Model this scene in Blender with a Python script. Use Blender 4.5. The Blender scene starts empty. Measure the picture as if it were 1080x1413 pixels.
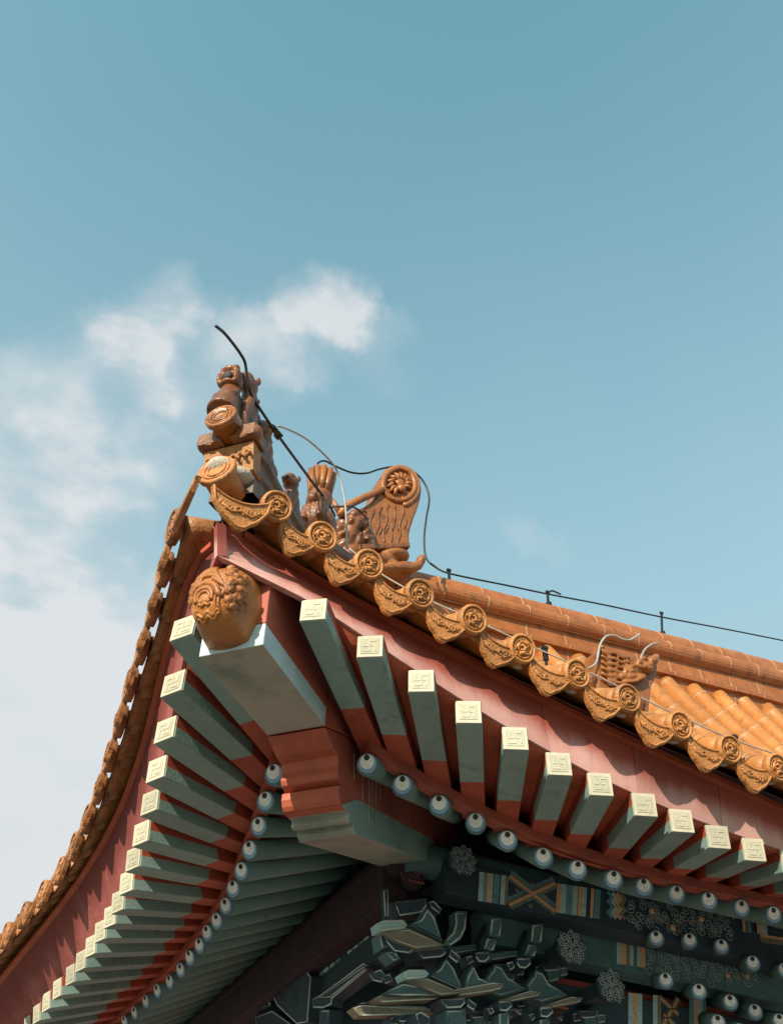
import bpy, bmesh, math, random
import numpy as np
from mathutils import Vector, Matrix, Quaternion
random.seed(7)
SC = bpy.context.scene
COL = SC.collection
R = math.radians

# ------------------------------------------------------------------ camera
W0, H0, FOC = 1080.0, 1413.0, 1331.8
CAM = Vector((-1.211, -4.133, -3.107))
YAW, PITCH, ROLL = R(63.791), R(43.795), R(0.801)
FW = Vector((math.cos(PITCH)*math.cos(YAW), math.cos(PITCH)*math.sin(YAW), math.sin(PITCH)))
_r = Vector((math.sin(YAW), -math.cos(YAW), 0)); _u = _r.cross(FW)
RT = _r*math.cos(ROLL) + _u*math.sin(ROLL)
UP = _u*math.cos(ROLL) - _r*math.sin(ROLL)
cd = bpy.data.cameras.new("camera"); cam = bpy.data.objects.new("camera", cd); COL.objects.link(cam)
m = Matrix((RT, UP, -FW)).transposed().to_4x4(); m.translation = CAM
cam.matrix_world = m
cd.sensor_fit = 'VERTICAL'; cd.sensor_height = 24.0; cd.lens = 24.0*FOC/H0
cd.clip_start = 0.05; cd.clip_end = 3000
SC.camera = cam

# ------------------------------------------------------------------ sun, sky, exposure
SUNV = Vector((-1.6, -1.28, .98)).normalized()          # towards the sun
sl = bpy.data.lights.new("sun", 'SUN'); sl.energy = 4.3; sl.angle = R(0.5); sl.color = (1.0, 0.90, 0.74)
so = bpy.data.objects.new("sun", sl); COL.objects.link(so)
so.rotation_euler = (-SUNV).to_track_quat('-Z', 'Y').to_euler(); so.location = (-10, -14, 12)
SC.view_settings.view_transform = 'Standard'; SC.view_settings.look = 'None'
SC.view_settings.exposure = 0.55; SC.view_settings.gamma = 1.0

def dirpx(px, py):
    return (FW + RT*((px-W0/2)/FOC) - UP*((py-H0/2)/FOC)).normalized()

wd = bpy.data.worlds.new("World"); SC.world = wd; wd.use_nodes = True
nt = wd.node_tree; nt.nodes.clear()
def N(t, **k):
    n = nt.nodes.new(t)
    for a, b in k.items(): setattr(n, a, b)
    return n
def vmath(op, a, b=None):
    n = N('ShaderNodeVectorMath', operation=op); nt.links.new(a, n.inputs[0])
    if b is not None:
        if isinstance(b, (tuple, Vector)): n.inputs[1].default_value = tuple(b)
        else: nt.links.new(b, n.inputs[1])
    return n
def smath(op, a, b=None, clamp=False):
    n = N('ShaderNodeMath', operation=op); n.use_clamp = clamp
    for i, x in enumerate((a, b)):
        if x is None: continue
        if isinstance(x, (int, float)): n.inputs[i].default_value = x
        else: nt.links.new(x, n.inputs[i])
    return n.outputs[0]
sky = N('ShaderNodeTexSky'); sky.sky_type = 'NISHITA'; sky.sun_disc = False
sky.sun_elevation = math.asin(SUNV.z); sky.sun_rotation = math.atan2(SUNV.x, SUNV.y)
sky.air_density = 1.0; sky.dust_density = 1.6; sky.ozone_density = 1.0
tint = N('ShaderNodeMix', data_type='RGBA', blend_type='MULTIPLY'); tint.inputs[0].default_value = 1.0
nt.links.new(sky.outputs[0], tint.inputs[6]); tint.inputs[7].default_value = (1.0, 1.66, 1.24, 1)
tc = N('ShaderNodeTexCoord'); D = tc.outputs['Generated']
# clouds: soft banks that hang in given directions of the sky, broken up by noise
n1 = N('ShaderNodeTexNoise'); n1.inputs['Scale'].default_value = 5.5; n1.inputs['Detail'].default_value = 7; n1.inputs['Roughness'].default_value = 0.55
nt.links.new(D, n1.inputs['Vector'])
n2 = N('ShaderNodeTexNoise'); n2.inputs['Scale'].default_value = 9; n2.inputs['Detail'].default_value = 5; n2.inputs['Roughness'].default_value = 0.5
nt.links.new(vmath('MULTIPLY', D, (1.0, 1.0, 2.3)).outputs[0], n2.inputs['Vector'])
wv = vmath('MULTIPLY', vmath('SUBTRACT', n1.outputs['Color'], (0.5, 0.5, 0.5)).outputs[0], (0.26, 0.26, 0.26))
WD = vmath('NORMALIZE', vmath('ADD', D, wv.outputs[0]).outputs[0]).outputs[0]
total = None
# (direction, radius in degrees, weight)
for (px, py, rad, wt) in [(195, 450, 4.4, .98), (150, 500, 5.0, .5), (475, 425, 3.9, .95), (425, 475, 3.6, .42), (530, 470, 3.6, .36), (370, 492, 3.4, .42), (300, 490, 3.8, .38), (30, 540, 5.0, .45), (230, 540, 3.5, .2), (120, 640, 5.0, .42),
                          (220, 610, 4.0, .3), (40, 700, 5.0, .45), (140, 745, 3.2, .42), (60, 850, 5.5, .62), (190, 840, 4.0, .45), (30, 1000, 7, .7), (130, 1080, 6, .6), (0, 1200, 9, .9),
                          (740, 745, 2.0, .25), (-250, 700, 14, .8), (100, 950, 6, .4), (200, 1000, 5, .4), (80, 1250, 7, .5), (60, 930, 7, .5), (160, 900, 6, .45), (60, 1120, 7, .6), (180, 660, 5, .35), (1900, 900, 14, .5), (-500, 1100, 16, 1.0)]:
    d = vmath('DOT_PRODUCT', WD, dirpx(px, py)).outputs['Value']
    mr = N('ShaderNodeMapRange', interpolation_type='SMOOTHSTEP'); mr.clamp = True
    nt.links.new(d, mr.inputs[0]); mr.inputs[1].default_value = math.cos(R(rad)); mr.inputs[2].default_value = 1.0
    mr.inputs[3].default_value = 0; mr.inputs[4].default_value = wt
    total = mr.outputs[0] if total is None else smath('ADD', total, mr.outputs[0])
n3 = N('ShaderNodeMapRange', interpolation_type='SMOOTHSTEP'); n3.clamp = True; nt.links.new(n2.outputs['Fac'], n3.inputs[0])
n3.inputs[1].default_value = .28; n3.inputs[2].default_value = .72; n3.inputs[3].default_value = .5; n3.inputs[4].default_value = 1.25
mask = smath('MULTIPLY', smath('MULTIPLY', total, n3.outputs[0]), 0.84)
mask = smath('MINIMUM', mask, 0.85)
# the air itself whitens towards the horizon
sep = N('ShaderNodeSeparateXYZ'); nt.links.new(D, sep.inputs[0])
hz = N('ShaderNodeMapRange'); hz.clamp = True; nt.links.new(sep.outputs[2], hz.inputs[0])
hz.inputs[1].default_value = 1.0; hz.inputs[2].default_value = 0.40; hz.inputs[3].default_value = 0.0; hz.inputs[4].default_value = 0.93
veil = smath('MULTIPLY', hz.outputs[0], smath('ADD', smath('MULTIPLY', n1.outputs['Fac'], .35), .82), clamp=True)
air = N('ShaderNodeMix', data_type='RGBA'); nt.links.new(veil, air.inputs[0]); nt.links.new(tint.outputs[2], air.inputs[6]); air.inputs[7].default_value = (2.12, 2.74, 3.05, 1)
cc = N('ShaderNodeMix', data_type='RGBA'); ci = N('ShaderNodeMapRange', interpolation_type='SMOOTHSTEP'); ci.clamp = True; nt.links.new(smath('ADD', smath('MULTIPLY', mask, .6), smath('MULTIPLY', n2.outputs['Fac'], .5)), ci.inputs[0]); ci.inputs[1].default_value = .3; ci.inputs[2].default_value = .85
nt.links.new(ci.outputs[0], cc.inputs[0]); cc.inputs[6].default_value = (2.65, 3.0, 3.2, 1); cc.inputs[7].default_value = (3.6, 3.66, 3.72, 1)
cl = N('ShaderNodeMix', data_type='RGBA'); nt.links.new(mask, cl.inputs[0])
nt.links.new(air.outputs[2], cl.inputs[6]); nt.links.new(cc.outputs[2], cl.inputs[7])
bg = N('ShaderNodeBackground'); bg.inputs[1].default_value = 0.15
nt.links.new(cl.outputs[2], bg.inputs[0])
wo = N('ShaderNodeOutputWorld'); nt.links.new(bg.outputs[0], wo.inputs[0])

# ------------------------------------------------------------------ helpers
def hw(h, w, z):                       # hip frame: h inward along the diagonal, w to the right of it
    return Vector(((h+w)/2**.5, (h-w)/2**.5, z))
def on(px, py, n, d):                  # where a sight line meets a real plane n.x = d
    D_ = FW + RT*((px-W0/2)/FOC) - UP*((py-H0/2)/FOC)
    n = Vector(n); t = (d - CAM.dot(n))/D_.dot(n)
    return CAM + D_*t
def onv(px, py, v): return on(px, py, (0, 1, 0), v)
def onu(px, py, u): return on(px, py, (1, 0, 0), u)
def onhip(px, py, w=0): return on(px, py, (2**-.5, -2**-.5, 0), w)
def sw(p): return Vector((p[1], p[0], p[2]))     # mirror right eave <-> left eave

class MB:
    def __init__(s): s.v = []; s.f = []; s.m = []; s.s = []
    def add(s, vs, fs, mi=0, smooth=False):
        o = len(s.v); s.v += [Vector(x) for x in vs]
        for i, f in enumerate(fs):
            s.f.append([a+o for a in f]); s.m.append(mi[i] if isinstance(mi, (list, tuple)) else mi); s.s.append(smooth)
        return s
    def box8(s, c, mi=0):              # 4 bottom, 4 top
        return s.add(c, [(3,2,1,0),(4,5,6,7),(0,1,5,4),(1,2,6,5),(2,3,7,6),(3,0,4,7)], mi)
    def box(s, ctr, ax, ay, az, mi=0): # half-extent vectors
        c = Vector(ctr); ax, ay, az = Vector(ax), Vector(ay), Vector(az)
        return s.box8([c-ax-ay-az, c+ax-ay-az, c+ax+ay-az, c-ax+ay-az, c-ax-ay+az, c+ax-ay+az, c+ax+ay+az, c-ax+ay+az], mi)
    def prism(s, poly, off, mi=0, cap0=None, cap1=None, smooth=False):
        n = len(poly); off = Vector(off); P = [Vector(p) for p in poly]
        fs = [tuple(range(n-1, -1, -1)), tuple(range(n, 2*n))]
        ms = [mi if cap0 is None else cap0, mi if cap1 is None else cap1]
        for i in range(n):
            j = (i+1) % n; fs.append((i, j, n+j, n+i)); ms.append(mi[i] if isinstance(mi, list) else mi)
        if isinstance(mi, list): ms[0] = cap0 or 0; ms[1] = cap1 or 0
        return s.add(P+[p+off for p in P], fs, ms, smooth)
    def tube(s, path, r, seg=8, mi=0, cap=True, ref=None, closed=False, arc=None, smooth=True):
        P = [Vector(p) for p in path]; n = len(P)
        rs = r if isinstance(r, (list, tuple)) else [r]*n
        vs = []; up = Vector(ref) if ref is not None else None
        for i in range(n):
            if closed: t = P[(i+1) % n]-P[i-1]
            else: t = P[min(i+1, n-1)]-P[max(i-1, 0)]
            t = t.normalized() if t.length > 1e-9 else Vector((0, 0, 1))
            if up is None: up = Vector((0, 0, 1)) if abs(t.z) < .9 else Vector((1, 0, 0))
            a = up-t*up.dot(t)
            a = a.normalized() if a.length > 1e-6 else t.orthogonal().normalized()
            b = t.cross(a)
            if ref is None: up = a
            for k in range(seg):
                an = 2*math.pi*k/seg
                vs.append(P[i]+(a*math.cos(an)+b*math.sin(an))*rs[i])
        fs = []
        for i in range(n if closed else n-1):
            j = (i+1) % n
            for k in range(seg):
                q = (k+1) % seg; fs.append((i*seg+k, i*seg+q, j*seg+q, j*seg+k))
        if cap and not closed: fs += [tuple(range(seg-1, -1, -1)), tuple((n-1)*seg+k for k in range(seg))]
        return s.add(vs, fs, mi, smooth)
    def lathe(s, prof, o, axis, seg=24, mi=0, smooth=True, ref=None):   # prof: (radius, distance along axis)
        o = Vector(o); ax = Vector(axis).normalized()
        a = (Vector(ref)-ax*Vector(ref).dot(ax)).normalized() if ref is not None else ax.orthogonal().normalized()
        b = ax.cross(a); vs = []; fs = []; n = len(prof)
        for (r, d) in prof:
            for k in range(seg):
                an = 2*math.pi*k/seg; vs.append(o+ax*d+(a*math.cos(an)+b*math.sin(an))*max(r, 1e-4))
        for i in range(n-1):
            for k in range(seg):
                q = (k+1) % seg; fs.append((i*seg+k, i*seg+q, (i+1)*seg+q, (i+1)*seg+k))
        fs += [tuple(range(seg-1, -1, -1)), tuple((n-1)*seg+k for k in range(seg))]
        return s.add(vs, fs, mi, smooth)
    def ell(s, c, ax, ay=None, az=None, seg=14, rings=9, mi=0):
        c = Vector(c)
        if not hasattr(ax, '__len__'): ax, ay, az = (ax, 0, 0), (0, ay if ay else ax, 0), (0, 0, az if az else ax)
        ax, ay, az = Vector(ax), Vector(ay), Vector(az); vs = []; fs = []
        for i in range(rings+1):
            t = math.pi*i/rings
            for k in range(seg):
                p = 2*math.pi*k/seg
                vs.append(c+ax*(math.sin(t)*math.cos(p))+ay*(math.sin(t)*math.sin(p))+az*math.cos(t))
        for i in range(rings):
            for k in range(seg):
                q = (k+1) % seg; fs.append((i*seg+k, (i+1)*seg+k, (i+1)*seg+q, i*seg+q))
        return s.add(vs, fs, mi, True)
    def grid(s, rows, mi=0, smooth=True):
        n, k = len(rows), len(rows[0]); vs = [p for r_ in rows for p in r_]; fs = []
        for i in range(n-1):
            for j in range(k-1): fs.append((i*k+j, i*k+j+1, (i+1)*k+j+1, (i+1)*k+j))
        return s.add(vs, fs, mi, smooth)
    def ribbon(s, path, width, nrm, mi=0):          # flat painted stroke, 3 mm thick
        nrm = Vector(nrm).normalized(); P = [Vector(p) for p in path]; L = []; Rr = []
        for i in range(len(P)):
            t = (P[min(i+1, len(P)-1)]-P[max(i-1, 0)]).normalized(); b = nrm.cross(t).normalized()*(width/2)
            L.append(P[i]+b); Rr.append(P[i]-b)
        for i in range(len(P)-1):
            q = [L[i], Rr[i], Rr[i+1], L[i+1]]
            s.box8([x for x in q]+[x+nrm*.004 for x in q], mi)
        return s
    def build(s, name, mats, parent=None, bevel=0, remesh=0, smooth_it=0, merge=False):
        if not isinstance(mats, (list, tuple)): mats = [mats]
        c = Vector((0, 0, 0))
        lo = Vector([min(v[i] for v in s.v) for i in range(3)]); hi = Vector([max(v[i] for v in s.v) for i in range(3)])
        c = Vector(((lo.x+hi.x)/2, (lo.y+hi.y)/2, lo.z))
        me = bpy.data.meshes.new(name)
        me.from_pydata([tuple(v-c) for v in s.v], [], s.f)
        for mt in mats: me.materials.append(mt)
        me.polygons.foreach_set('material_index', s.m); me.polygons.foreach_set('use_smooth', s.s)
        bm = bmesh.new(); bm.from_mesh(me)
        if merge: bmesh.ops.remove_doubles(bm, verts=bm.verts, dist=1e-4)
        bmesh.ops.recalc_face_normals(bm, faces=bm.faces)
        bm.to_mesh(me); bm.free(); me.update()
        o = bpy.data.objects.new(name, me); COL.objects.link(o)
        if parent is not None:
            o.parent = parent; o.location = c-wloc(parent)
        else: o.location = c
        if remesh:
            md = o.modifiers.new('remesh', 'REMESH'); md.mode = 'VOXEL'; md.voxel_size = remesh; md.use_smooth_shade = True
            if smooth_it:
                q = o.modifiers.new('smooth', 'SMOOTH'); q.iterations = smooth_it; q.factor = .5
        if bevel:
            md = o.modifiers.new('bevel', 'BEVEL'); md.width = bevel; md.segments = 2; md.limit_method = 'ANGLE'; md.angle_limit = R(40)
        return o
def wloc(o):
    v = Vector(o.location)
    while o.parent is not None:
        o = o.parent; v += Vector(o.location)
    return v
def empty(name, loc, parent=None):
    o = bpy.data.objects.new(name, None); COL.objects.link(o); o.empty_display_size = .2
    o.location = Vector(loc) - (wloc(parent) if parent else Vector((0, 0, 0))); o.parent = parent
    return o
def tag(o, label=None, cat=None, group=None, kind=None):
    if label: o['label'] = label
    if cat: o['category'] = cat
    if group: o['group'] = group
    if kind: o['kind'] = kind
    return o
def inst(me, name, parent, M):
    o = bpy.data.objects.new(name, me); COL.objects.link(o); o.parent = parent
    q = M.copy(); q.translation = M.translation - wloc(parent); o.matrix_local = q
    return o
def frame(o, x, y):                                   # matrix: local x, y given, z = x cross y
    x = Vector(x).normalized(); y = Vector(y); y = (y-x*y.dot(x)).normalized(); z = x.cross(y)
    M = Matrix((x, y, z)).transposed().to_4x4(); M.translation = Vector(o); return M
def catmull(P, n=8):
    P = [Vector(p) for p in P]; out = []
    for i in range(len(P)-1):
        a, b, c, d = P[max(i-1, 0)], P[i], P[i+1], P[min(i+2, len(P)-1)]
        for k in range(n):
            t = k/n
            out.append(.5*((2*b)+(c-a)*t+(2*a-5*b+4*c-d)*t*t+(3*b-a-3*c+d)*t**3))
    out.append(P[-1]); return out

# ------------------------------------------------------------------ materials
def mat(name, c1, c2=None, rough=.6, scale=4.0, bump=.15, bscale=40., coat=0., stain=None, stain_amt=.5, stain_scale=3., spec=.5, streak=False, detail=6, crack=None, coat_r=.12, fade=None):
    mt = bpy.data.materials.new(name); mt.use_nodes = True; t = mt.node_tree; t.nodes.clear()
    def nd(k, **kw):
        n = t.nodes.new(k)
        for a, b in kw.items(): setattr(n, a, b)
        return n
    L = t.links.new
    out = nd('ShaderNodeOutputMaterial'); p = nd('ShaderNodeBsdfPrincipled'); L(p.outputs[0], out.inputs[0])
    geo = nd('ShaderNodeNewGeometry'); pos = geo.outputs['Position']
    if streak:
        mp = nd('ShaderNodeMapping'); L(pos, mp.inputs[0]); mp.inputs['Scale'].default_value = (1, 1, .25); vec = mp.outputs[0]
    else: vec = pos
    a = nd('ShaderNodeTexNoise'); a.inputs['Scale'].default_value = scale; a.inputs['Detail'].default_value = detail; a.inputs['Roughness'].default_value = .62; L(vec, a.inputs[0])
    rp = nd('ShaderNodeMapRange'); rp.inputs[1].default_value = .32; rp.inputs[2].default_value = .68; L(a.outputs['Fac'], rp.inputs[0])
    mx = nd('ShaderNodeMix', data_type='RGBA'); L(rp.outputs[0], mx.inputs[0])
    mx.inputs[6].default_value = (*c1, 1); mx.inputs[7].default_value = (*(c2 or c1), 1); colr = mx.outputs[2]
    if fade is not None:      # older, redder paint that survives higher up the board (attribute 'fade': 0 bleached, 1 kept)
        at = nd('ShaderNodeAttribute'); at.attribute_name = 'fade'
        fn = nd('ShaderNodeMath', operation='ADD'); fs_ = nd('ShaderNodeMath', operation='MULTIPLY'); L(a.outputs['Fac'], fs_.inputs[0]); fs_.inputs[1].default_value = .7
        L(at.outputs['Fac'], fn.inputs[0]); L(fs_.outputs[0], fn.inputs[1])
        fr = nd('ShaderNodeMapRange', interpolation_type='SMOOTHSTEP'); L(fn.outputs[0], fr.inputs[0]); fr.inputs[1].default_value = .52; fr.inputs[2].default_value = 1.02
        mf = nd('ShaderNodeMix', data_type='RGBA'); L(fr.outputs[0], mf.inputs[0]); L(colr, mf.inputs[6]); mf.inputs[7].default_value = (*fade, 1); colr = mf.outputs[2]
    rnd = nd('ShaderNodeObjectInfo')
    hv = nd('ShaderNodeHueSaturation'); L(colr, hv.inputs['Color'])
    vr = nd('ShaderNodeMapRange'); L(rnd.outputs['Random'], vr.inputs[0]); vr.inputs[3].default_value = .84; vr.inputs[4].default_value = 1.14; L(vr.outputs[0], hv.inputs['Value']); colr = hv.outputs[0]
    if stain is not None:
        b = nd('ShaderNodeTexNoise'); b.inputs['Scale'].default_value = stain_scale; b.inputs['Detail'].default_value = 9; b.inputs['Roughness'].default_value = .72; L(vec, b.inputs[0])
        r2 = nd('ShaderNodeMapRange'); r2.inputs[1].default_value = .62-.18*stain_amt; r2.inputs[2].default_value = .80-.18*stain_amt; r2.inputs[4].default_value = .9; L(b.outputs['Fac'], r2.inputs[0])
        m2 = nd('ShaderNodeMix', data_type='RGBA'); L(r2.outputs[0], m2.inputs[0]); L(colr, m2.inputs[6]); m2.inputs[7].default_value = (*stain, 1); colr = m2.outputs[2]
    if crack is not None:
        vo = nd('ShaderNodeTexVoronoi', feature='DISTANCE_TO_EDGE'); vo.inputs['Scale'].default_value = crack; L(pos, vo.inputs['Vector'])
        r3 = nd('ShaderNodeMapRange'); r3.inputs[1].default_value = 0; r3.inputs[2].default_value = .02; L(vo.outputs['Distance'], r3.inputs[0])
        m3 = nd('ShaderNodeMix', data_type='RGBA', blend_type='MULTIPLY'); m3.inputs[0].default_value = .35
        L(colr, m3.inputs[6]); L(r3.outputs[0], m3.inputs[7]); colr = m3.outputs[2]
    L(colr, p.inputs['Base Color'])
    rr = nd('ShaderNodeMapRange'); rr.inputs[3].default_value = max(.05, rough-.14); rr.inputs[4].default_value = min(1, rough+.16); L(a.outputs['Fac'], rr.inputs[0]); L(rr.outputs[0], p.inputs['Roughness'])
    p.inputs['Coat Weight'].default_value = coat; p.inputs['Coat Roughness'].default_value = coat_r; p.inputs['Specular IOR Level'].default_value = spec
    if bump:
        bn = nd('ShaderNodeTexNoise'); bn.inputs['Scale'].default_value = bscale; bn.inputs['Detail'].default_value = 8; L(pos, bn.inputs[0])
        bp = nd('ShaderNodeBump'); bp.inputs['Strength'].default_value = bump; bp.inputs['Distance'].default_value = .02; L(bn.outputs['Fac'], bp.inputs['Height']); L(bp.outputs[0], p.inputs['Normal'])
    return mt
GLAZE = mat('amber_glaze', (.56, .23, .045), (.44, .155, .028), rough=.42, scale=7, bump=.25, bscale=55, coat=.3, stain=(.13, .05, .02), stain_amt=.35, stain_scale=16)
PALE = mat('pale_amber_glaze', (.52, .222, .064), (.39, .150, .038), rough=.55, scale=9, bump=.4, bscale=60, coat=.08, coat_r=.25, stain=(.11, .042, .017), stain_amt=.5, stain_scale=20)
LEFTG = mat('left_eave_brown_glaze', (.40, .165, .05), (.27, .10, .03), rough=.55, scale=9, bump=.4, bscale=60, coat=.08, coat_r=.25, stain=(.07, .03, .015), stain_amt=.55, stain_scale=14)  # darker, browner glaze used only for the left slope's tiles
ROWG = mat('tile_row_glaze', (.46, .185, .042), (.35, .120, .026), rough=.55, scale=6, bump=.28, bscale=45, coat=.10, coat_r=.3, stain=(.20, .075, .025), stain_amt=.45, stain_scale=9)
RIDGE = mat('ridge_glaze', (.42, .138, .026), (.29, .082, .016), rough=.5, scale=5, bump=.22, bscale=40, coat=.15, coat_r=.25, stain=(.12, .045, .018), stain_amt=.5, stain_scale=7)
BROWN = mat('brown_glaze', (.235, .076, .018), (.14, .043, .012), rough=.46, scale=12, bump=.4, bscale=45, coat=.22, coat_r=.18, stain=(.04, .02, .012), stain_amt=.6, stain_scale=9)
BEAST = mat('beast_glaze', (.36, .125, .024), (.24, .074, .014), rough=.46, scale=9, bump=.3, bscale=50, coat=.22, coat_r=.18, stain=(.065, .027, .012), stain_amt=.5, stain_scale=11)
CAPG = mat('cap_head_glaze', (.42, .15, .028), (.28, .085, .018), rough=.5, scale=5, bump=.4, bscale=50, coat=.12, coat_r=.25, stain=(.075, .03, .016), stain_amt=.5, stain_scale=5)
MORTAR = mat('lime_mortar', (.55, .48, .40), (.40, .33, .27), rough=.9, scale=20, bump=.5, bscale=70)
GREYW = mat('weathered_ridge_side', (.20, .15, .125), (.12, .085, .07), rough=.75, scale=9, bump=.35, bscale=30, stain=(.30, .25, .21), stain_amt=.4, stain_scale=6, streak=True)
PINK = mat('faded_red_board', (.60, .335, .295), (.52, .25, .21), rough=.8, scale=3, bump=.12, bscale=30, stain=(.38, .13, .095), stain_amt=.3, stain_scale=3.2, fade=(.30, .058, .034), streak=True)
JOINT = mat('dusty_joint_mortar', (.44, .29, .17), (.36, .20, .10), rough=.9, scale=14, bump=.3, bscale=70)
MAROON = mat('dark_maroon_beam', (.048, .020, .024), (.03, .015, .02), rough=.8, scale=5, bump=.1)
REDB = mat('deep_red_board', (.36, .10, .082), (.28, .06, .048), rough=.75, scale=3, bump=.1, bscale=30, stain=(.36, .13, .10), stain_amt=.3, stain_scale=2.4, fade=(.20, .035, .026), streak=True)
DRED = mat('rafter_red', (.45, .095, .038), (.36, .068, .030), rough=.62, scale=6, bump=.1, bscale=30, stain=(.22, .055, .035), stain_amt=.35, stain_scale=5)
RED = mat('rafter_red', (.40, .078, .034), (.31, .055, .028), rough=.62, scale=6, bump=.1, bscale=30, stain=(.20, .05, .035), stain_amt=.35, stain_scale=5)
ORED = mat('beam_red', (.47, .105, .05), (.36, .075, .04), rough=.6, scale=5, bump=.1, bscale=30, stain=(.22, .06, .04), stain_amt=.3, stain_scale=4)
SIDER = mat('beam_side_red', (.40, .095, .055), (.28, .06, .04), rough=.65, scale=4, bump=.12, bscale=30, stain=(.15, .07, .055), stain_amt=.4, stain_scale=4)
GREEN = mat('rafter_green', (.185, .295, .262), (.245, .335, .30), rough=.6, scale=5, bump=.14, bscale=40, stain=(.10, .165, .15), stain_amt=.45, stain_scale=6)
DGREEN = mat('round_rafter_green', (.10, .185, .165), (.135, .215, .19), rough=.55, scale=4, bump=.1, bscale=40, stain=(.06, .11, .10), stain_amt=.4, stain_scale=4)
BGREEN = mat('beam_underside_grey_green', (.35, .315, .26), (.27, .275, .22), rough=.62, scale=2.6, bump=.14, bscale=35, stain=(.13, .19, .155), stain_amt=.62, stain_scale=2.4)
BLUEW = mat('pale_blue_paint', (.50, .58, .60), (.38, .49, .53), rough=.6, scale=6, bump=.1, bscale=40, stain=(.3, .36, .37), stain_amt=.3, stain_scale=6)
CREAM = mat('cream_paint', (.56, .51, .39), (.48, .43, .31), rough=.65, scale=14, bump=.12, bscale=50, stain=(.34, .29, .2), stain_amt=.4, stain_scale=20)
FIELD = mat('sage_field_paint', (.46, .435, .325), (.38, .37, .27), rough=.75, scale=18, bump=.2, bscale=60)
EYEW = mat('eye_white', (.86, .84, .79), (.70, .68, .63), rough=.7, scale=30, bump=.08, stain=(.45, .44, .40), stain_amt=.3, stain_scale=30)
EYEB = mat('eye_light_blue', (.25, .41, .53), (.19, .33, .45), rough=.65, scale=25, bump=.08)
EYEG = mat('eye_grey_blue', (.10, .145, .18), (.075, .115, .15), rough=.6, scale=25, bump=.08)
EYEK = mat('eye_black', (.03, .022, .02), rough=.7, bump=0)
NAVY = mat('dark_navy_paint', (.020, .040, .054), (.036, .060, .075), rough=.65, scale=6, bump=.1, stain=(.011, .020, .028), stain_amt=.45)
TEAL = mat('deep_teal_paint', (.050, .115, .120), (.075, .145, .145), rough=.65, scale=8, bump=.1, stain=(.022, .048, .055), stain_amt=.5)
MINT = mat('mint_paint', (.44, .58, .53), (.30, .44, .41), rough=.6, scale=10, bump=.1, stain=(.12, .20, .20), stain_amt=.4, stain_scale=12)
OUTL = mat('pale_outline_paint', (.60, .62, .53), (.44, .47, .41), rough=.55, scale=14, bump=.05)
TAN = mat('faded_gold_paint', (.24, .20, .13), (.17, .145, .10), rough=.7, scale=10, bump=.1, stain=(.10, .09, .07), stain_amt=.5, stain_scale=8)
ORANGE = mat('orange_paint', (.74, .42, .22), (.60, .32, .16), rough=.65, scale=16, bump=.1, stain=(.36, .20, .12), stain_amt=.4, stain_scale=14)
BLACKC = mat('black_cable', (.012, .012, .013), rough=.45, bump=0)
GREYC = mat('grey_cable', (.42, .40, .36), (.30, .28, .25), rough=.5, scale=20, bump=0)
STONE = mat('courtyard_stone', (.215, .195, .17), (.165, .15, .132), rough=.85, scale=.8, bump=.2, bscale=8, crack=.8)
WALLR = mat('red_wall', (.36, .07, .045), (.30, .055, .035), rough=.85, scale=1.5, bump=.1)
MINTW = mat('lime_wash', (.42, .40, .34), (.25, .22, .18), rough=.9, scale=20, bump=.1)
BOSSL = mat('dull_outline_paint', (.36, .40, .38), (.24, .28, .27), rough=.6, scale=14, bump=.05)
TEALB = mat('beam_teal_paint', (.15, .30, .32), (.105, .225, .25), rough=.65, scale=8, bump=.1, stain=(.05, .10, .12), stain_amt=.45, stain_scale=10)
# ------------------------------------------------------------------ measured rows: flying rafter ends, round rafter ends, eave tiles (right eave, left eave)
FR = [(0.217,-0.318,0.050),(0.581,-0.255,-0.025),(0.929,-0.187,-0.097),(1.265,-0.118,-0.159),(1.603,-0.062,-0.204),(1.935,-0.004,-0.251),(2.258,0.044,-0.278),(2.601,0.076,-0.313),(2.913,0.117,-0.327),(3.227,0.154,-0.347),(3.539,0.179,-0.353),(3.865,0.187,-0.361),(4.195,0.187,-0.371),(4.529,0.180,-0.382),(4.867,0.170,-0.394),(5.199,0.168,-0.404),(5.531,0.166,-0.415),(5.863,0.164,-0.425),(6.195,0.162,-0.435),(6.527,0.159,-0.446),(6.859,0.157,-0.456),(7.190,0.155,-0.466),(7.522,0.153,-0.477),(7.854,0.151,-0.487)]
FL = [(-0.336,0.198,0.085),(-0.255,0.576,-0.027),(-0.175,0.933,-0.114),(-0.111,1.279,-0.184),(-0.043,1.613,-0.233),(0.008,1.949,-0.285),(0.054,2.276,-0.317),(0.105,2.601,-0.347),(0.134,2.920,-0.362),(0.157,3.232,-0.357),(0.168,3.550,-0.357),(0.177,3.875,-0.363),(0.182,4.204,-0.374),(0.179,4.538,-0.384),(0.152,4.880,-0.401),(0.138,5.219,-0.415),(0.129,5.556,-0.427),(0.120,5.893,-0.439),(0.110,6.230,-0.451),(0.101,6.567,-0.463),(0.092,6.904,-0.475)]
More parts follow.
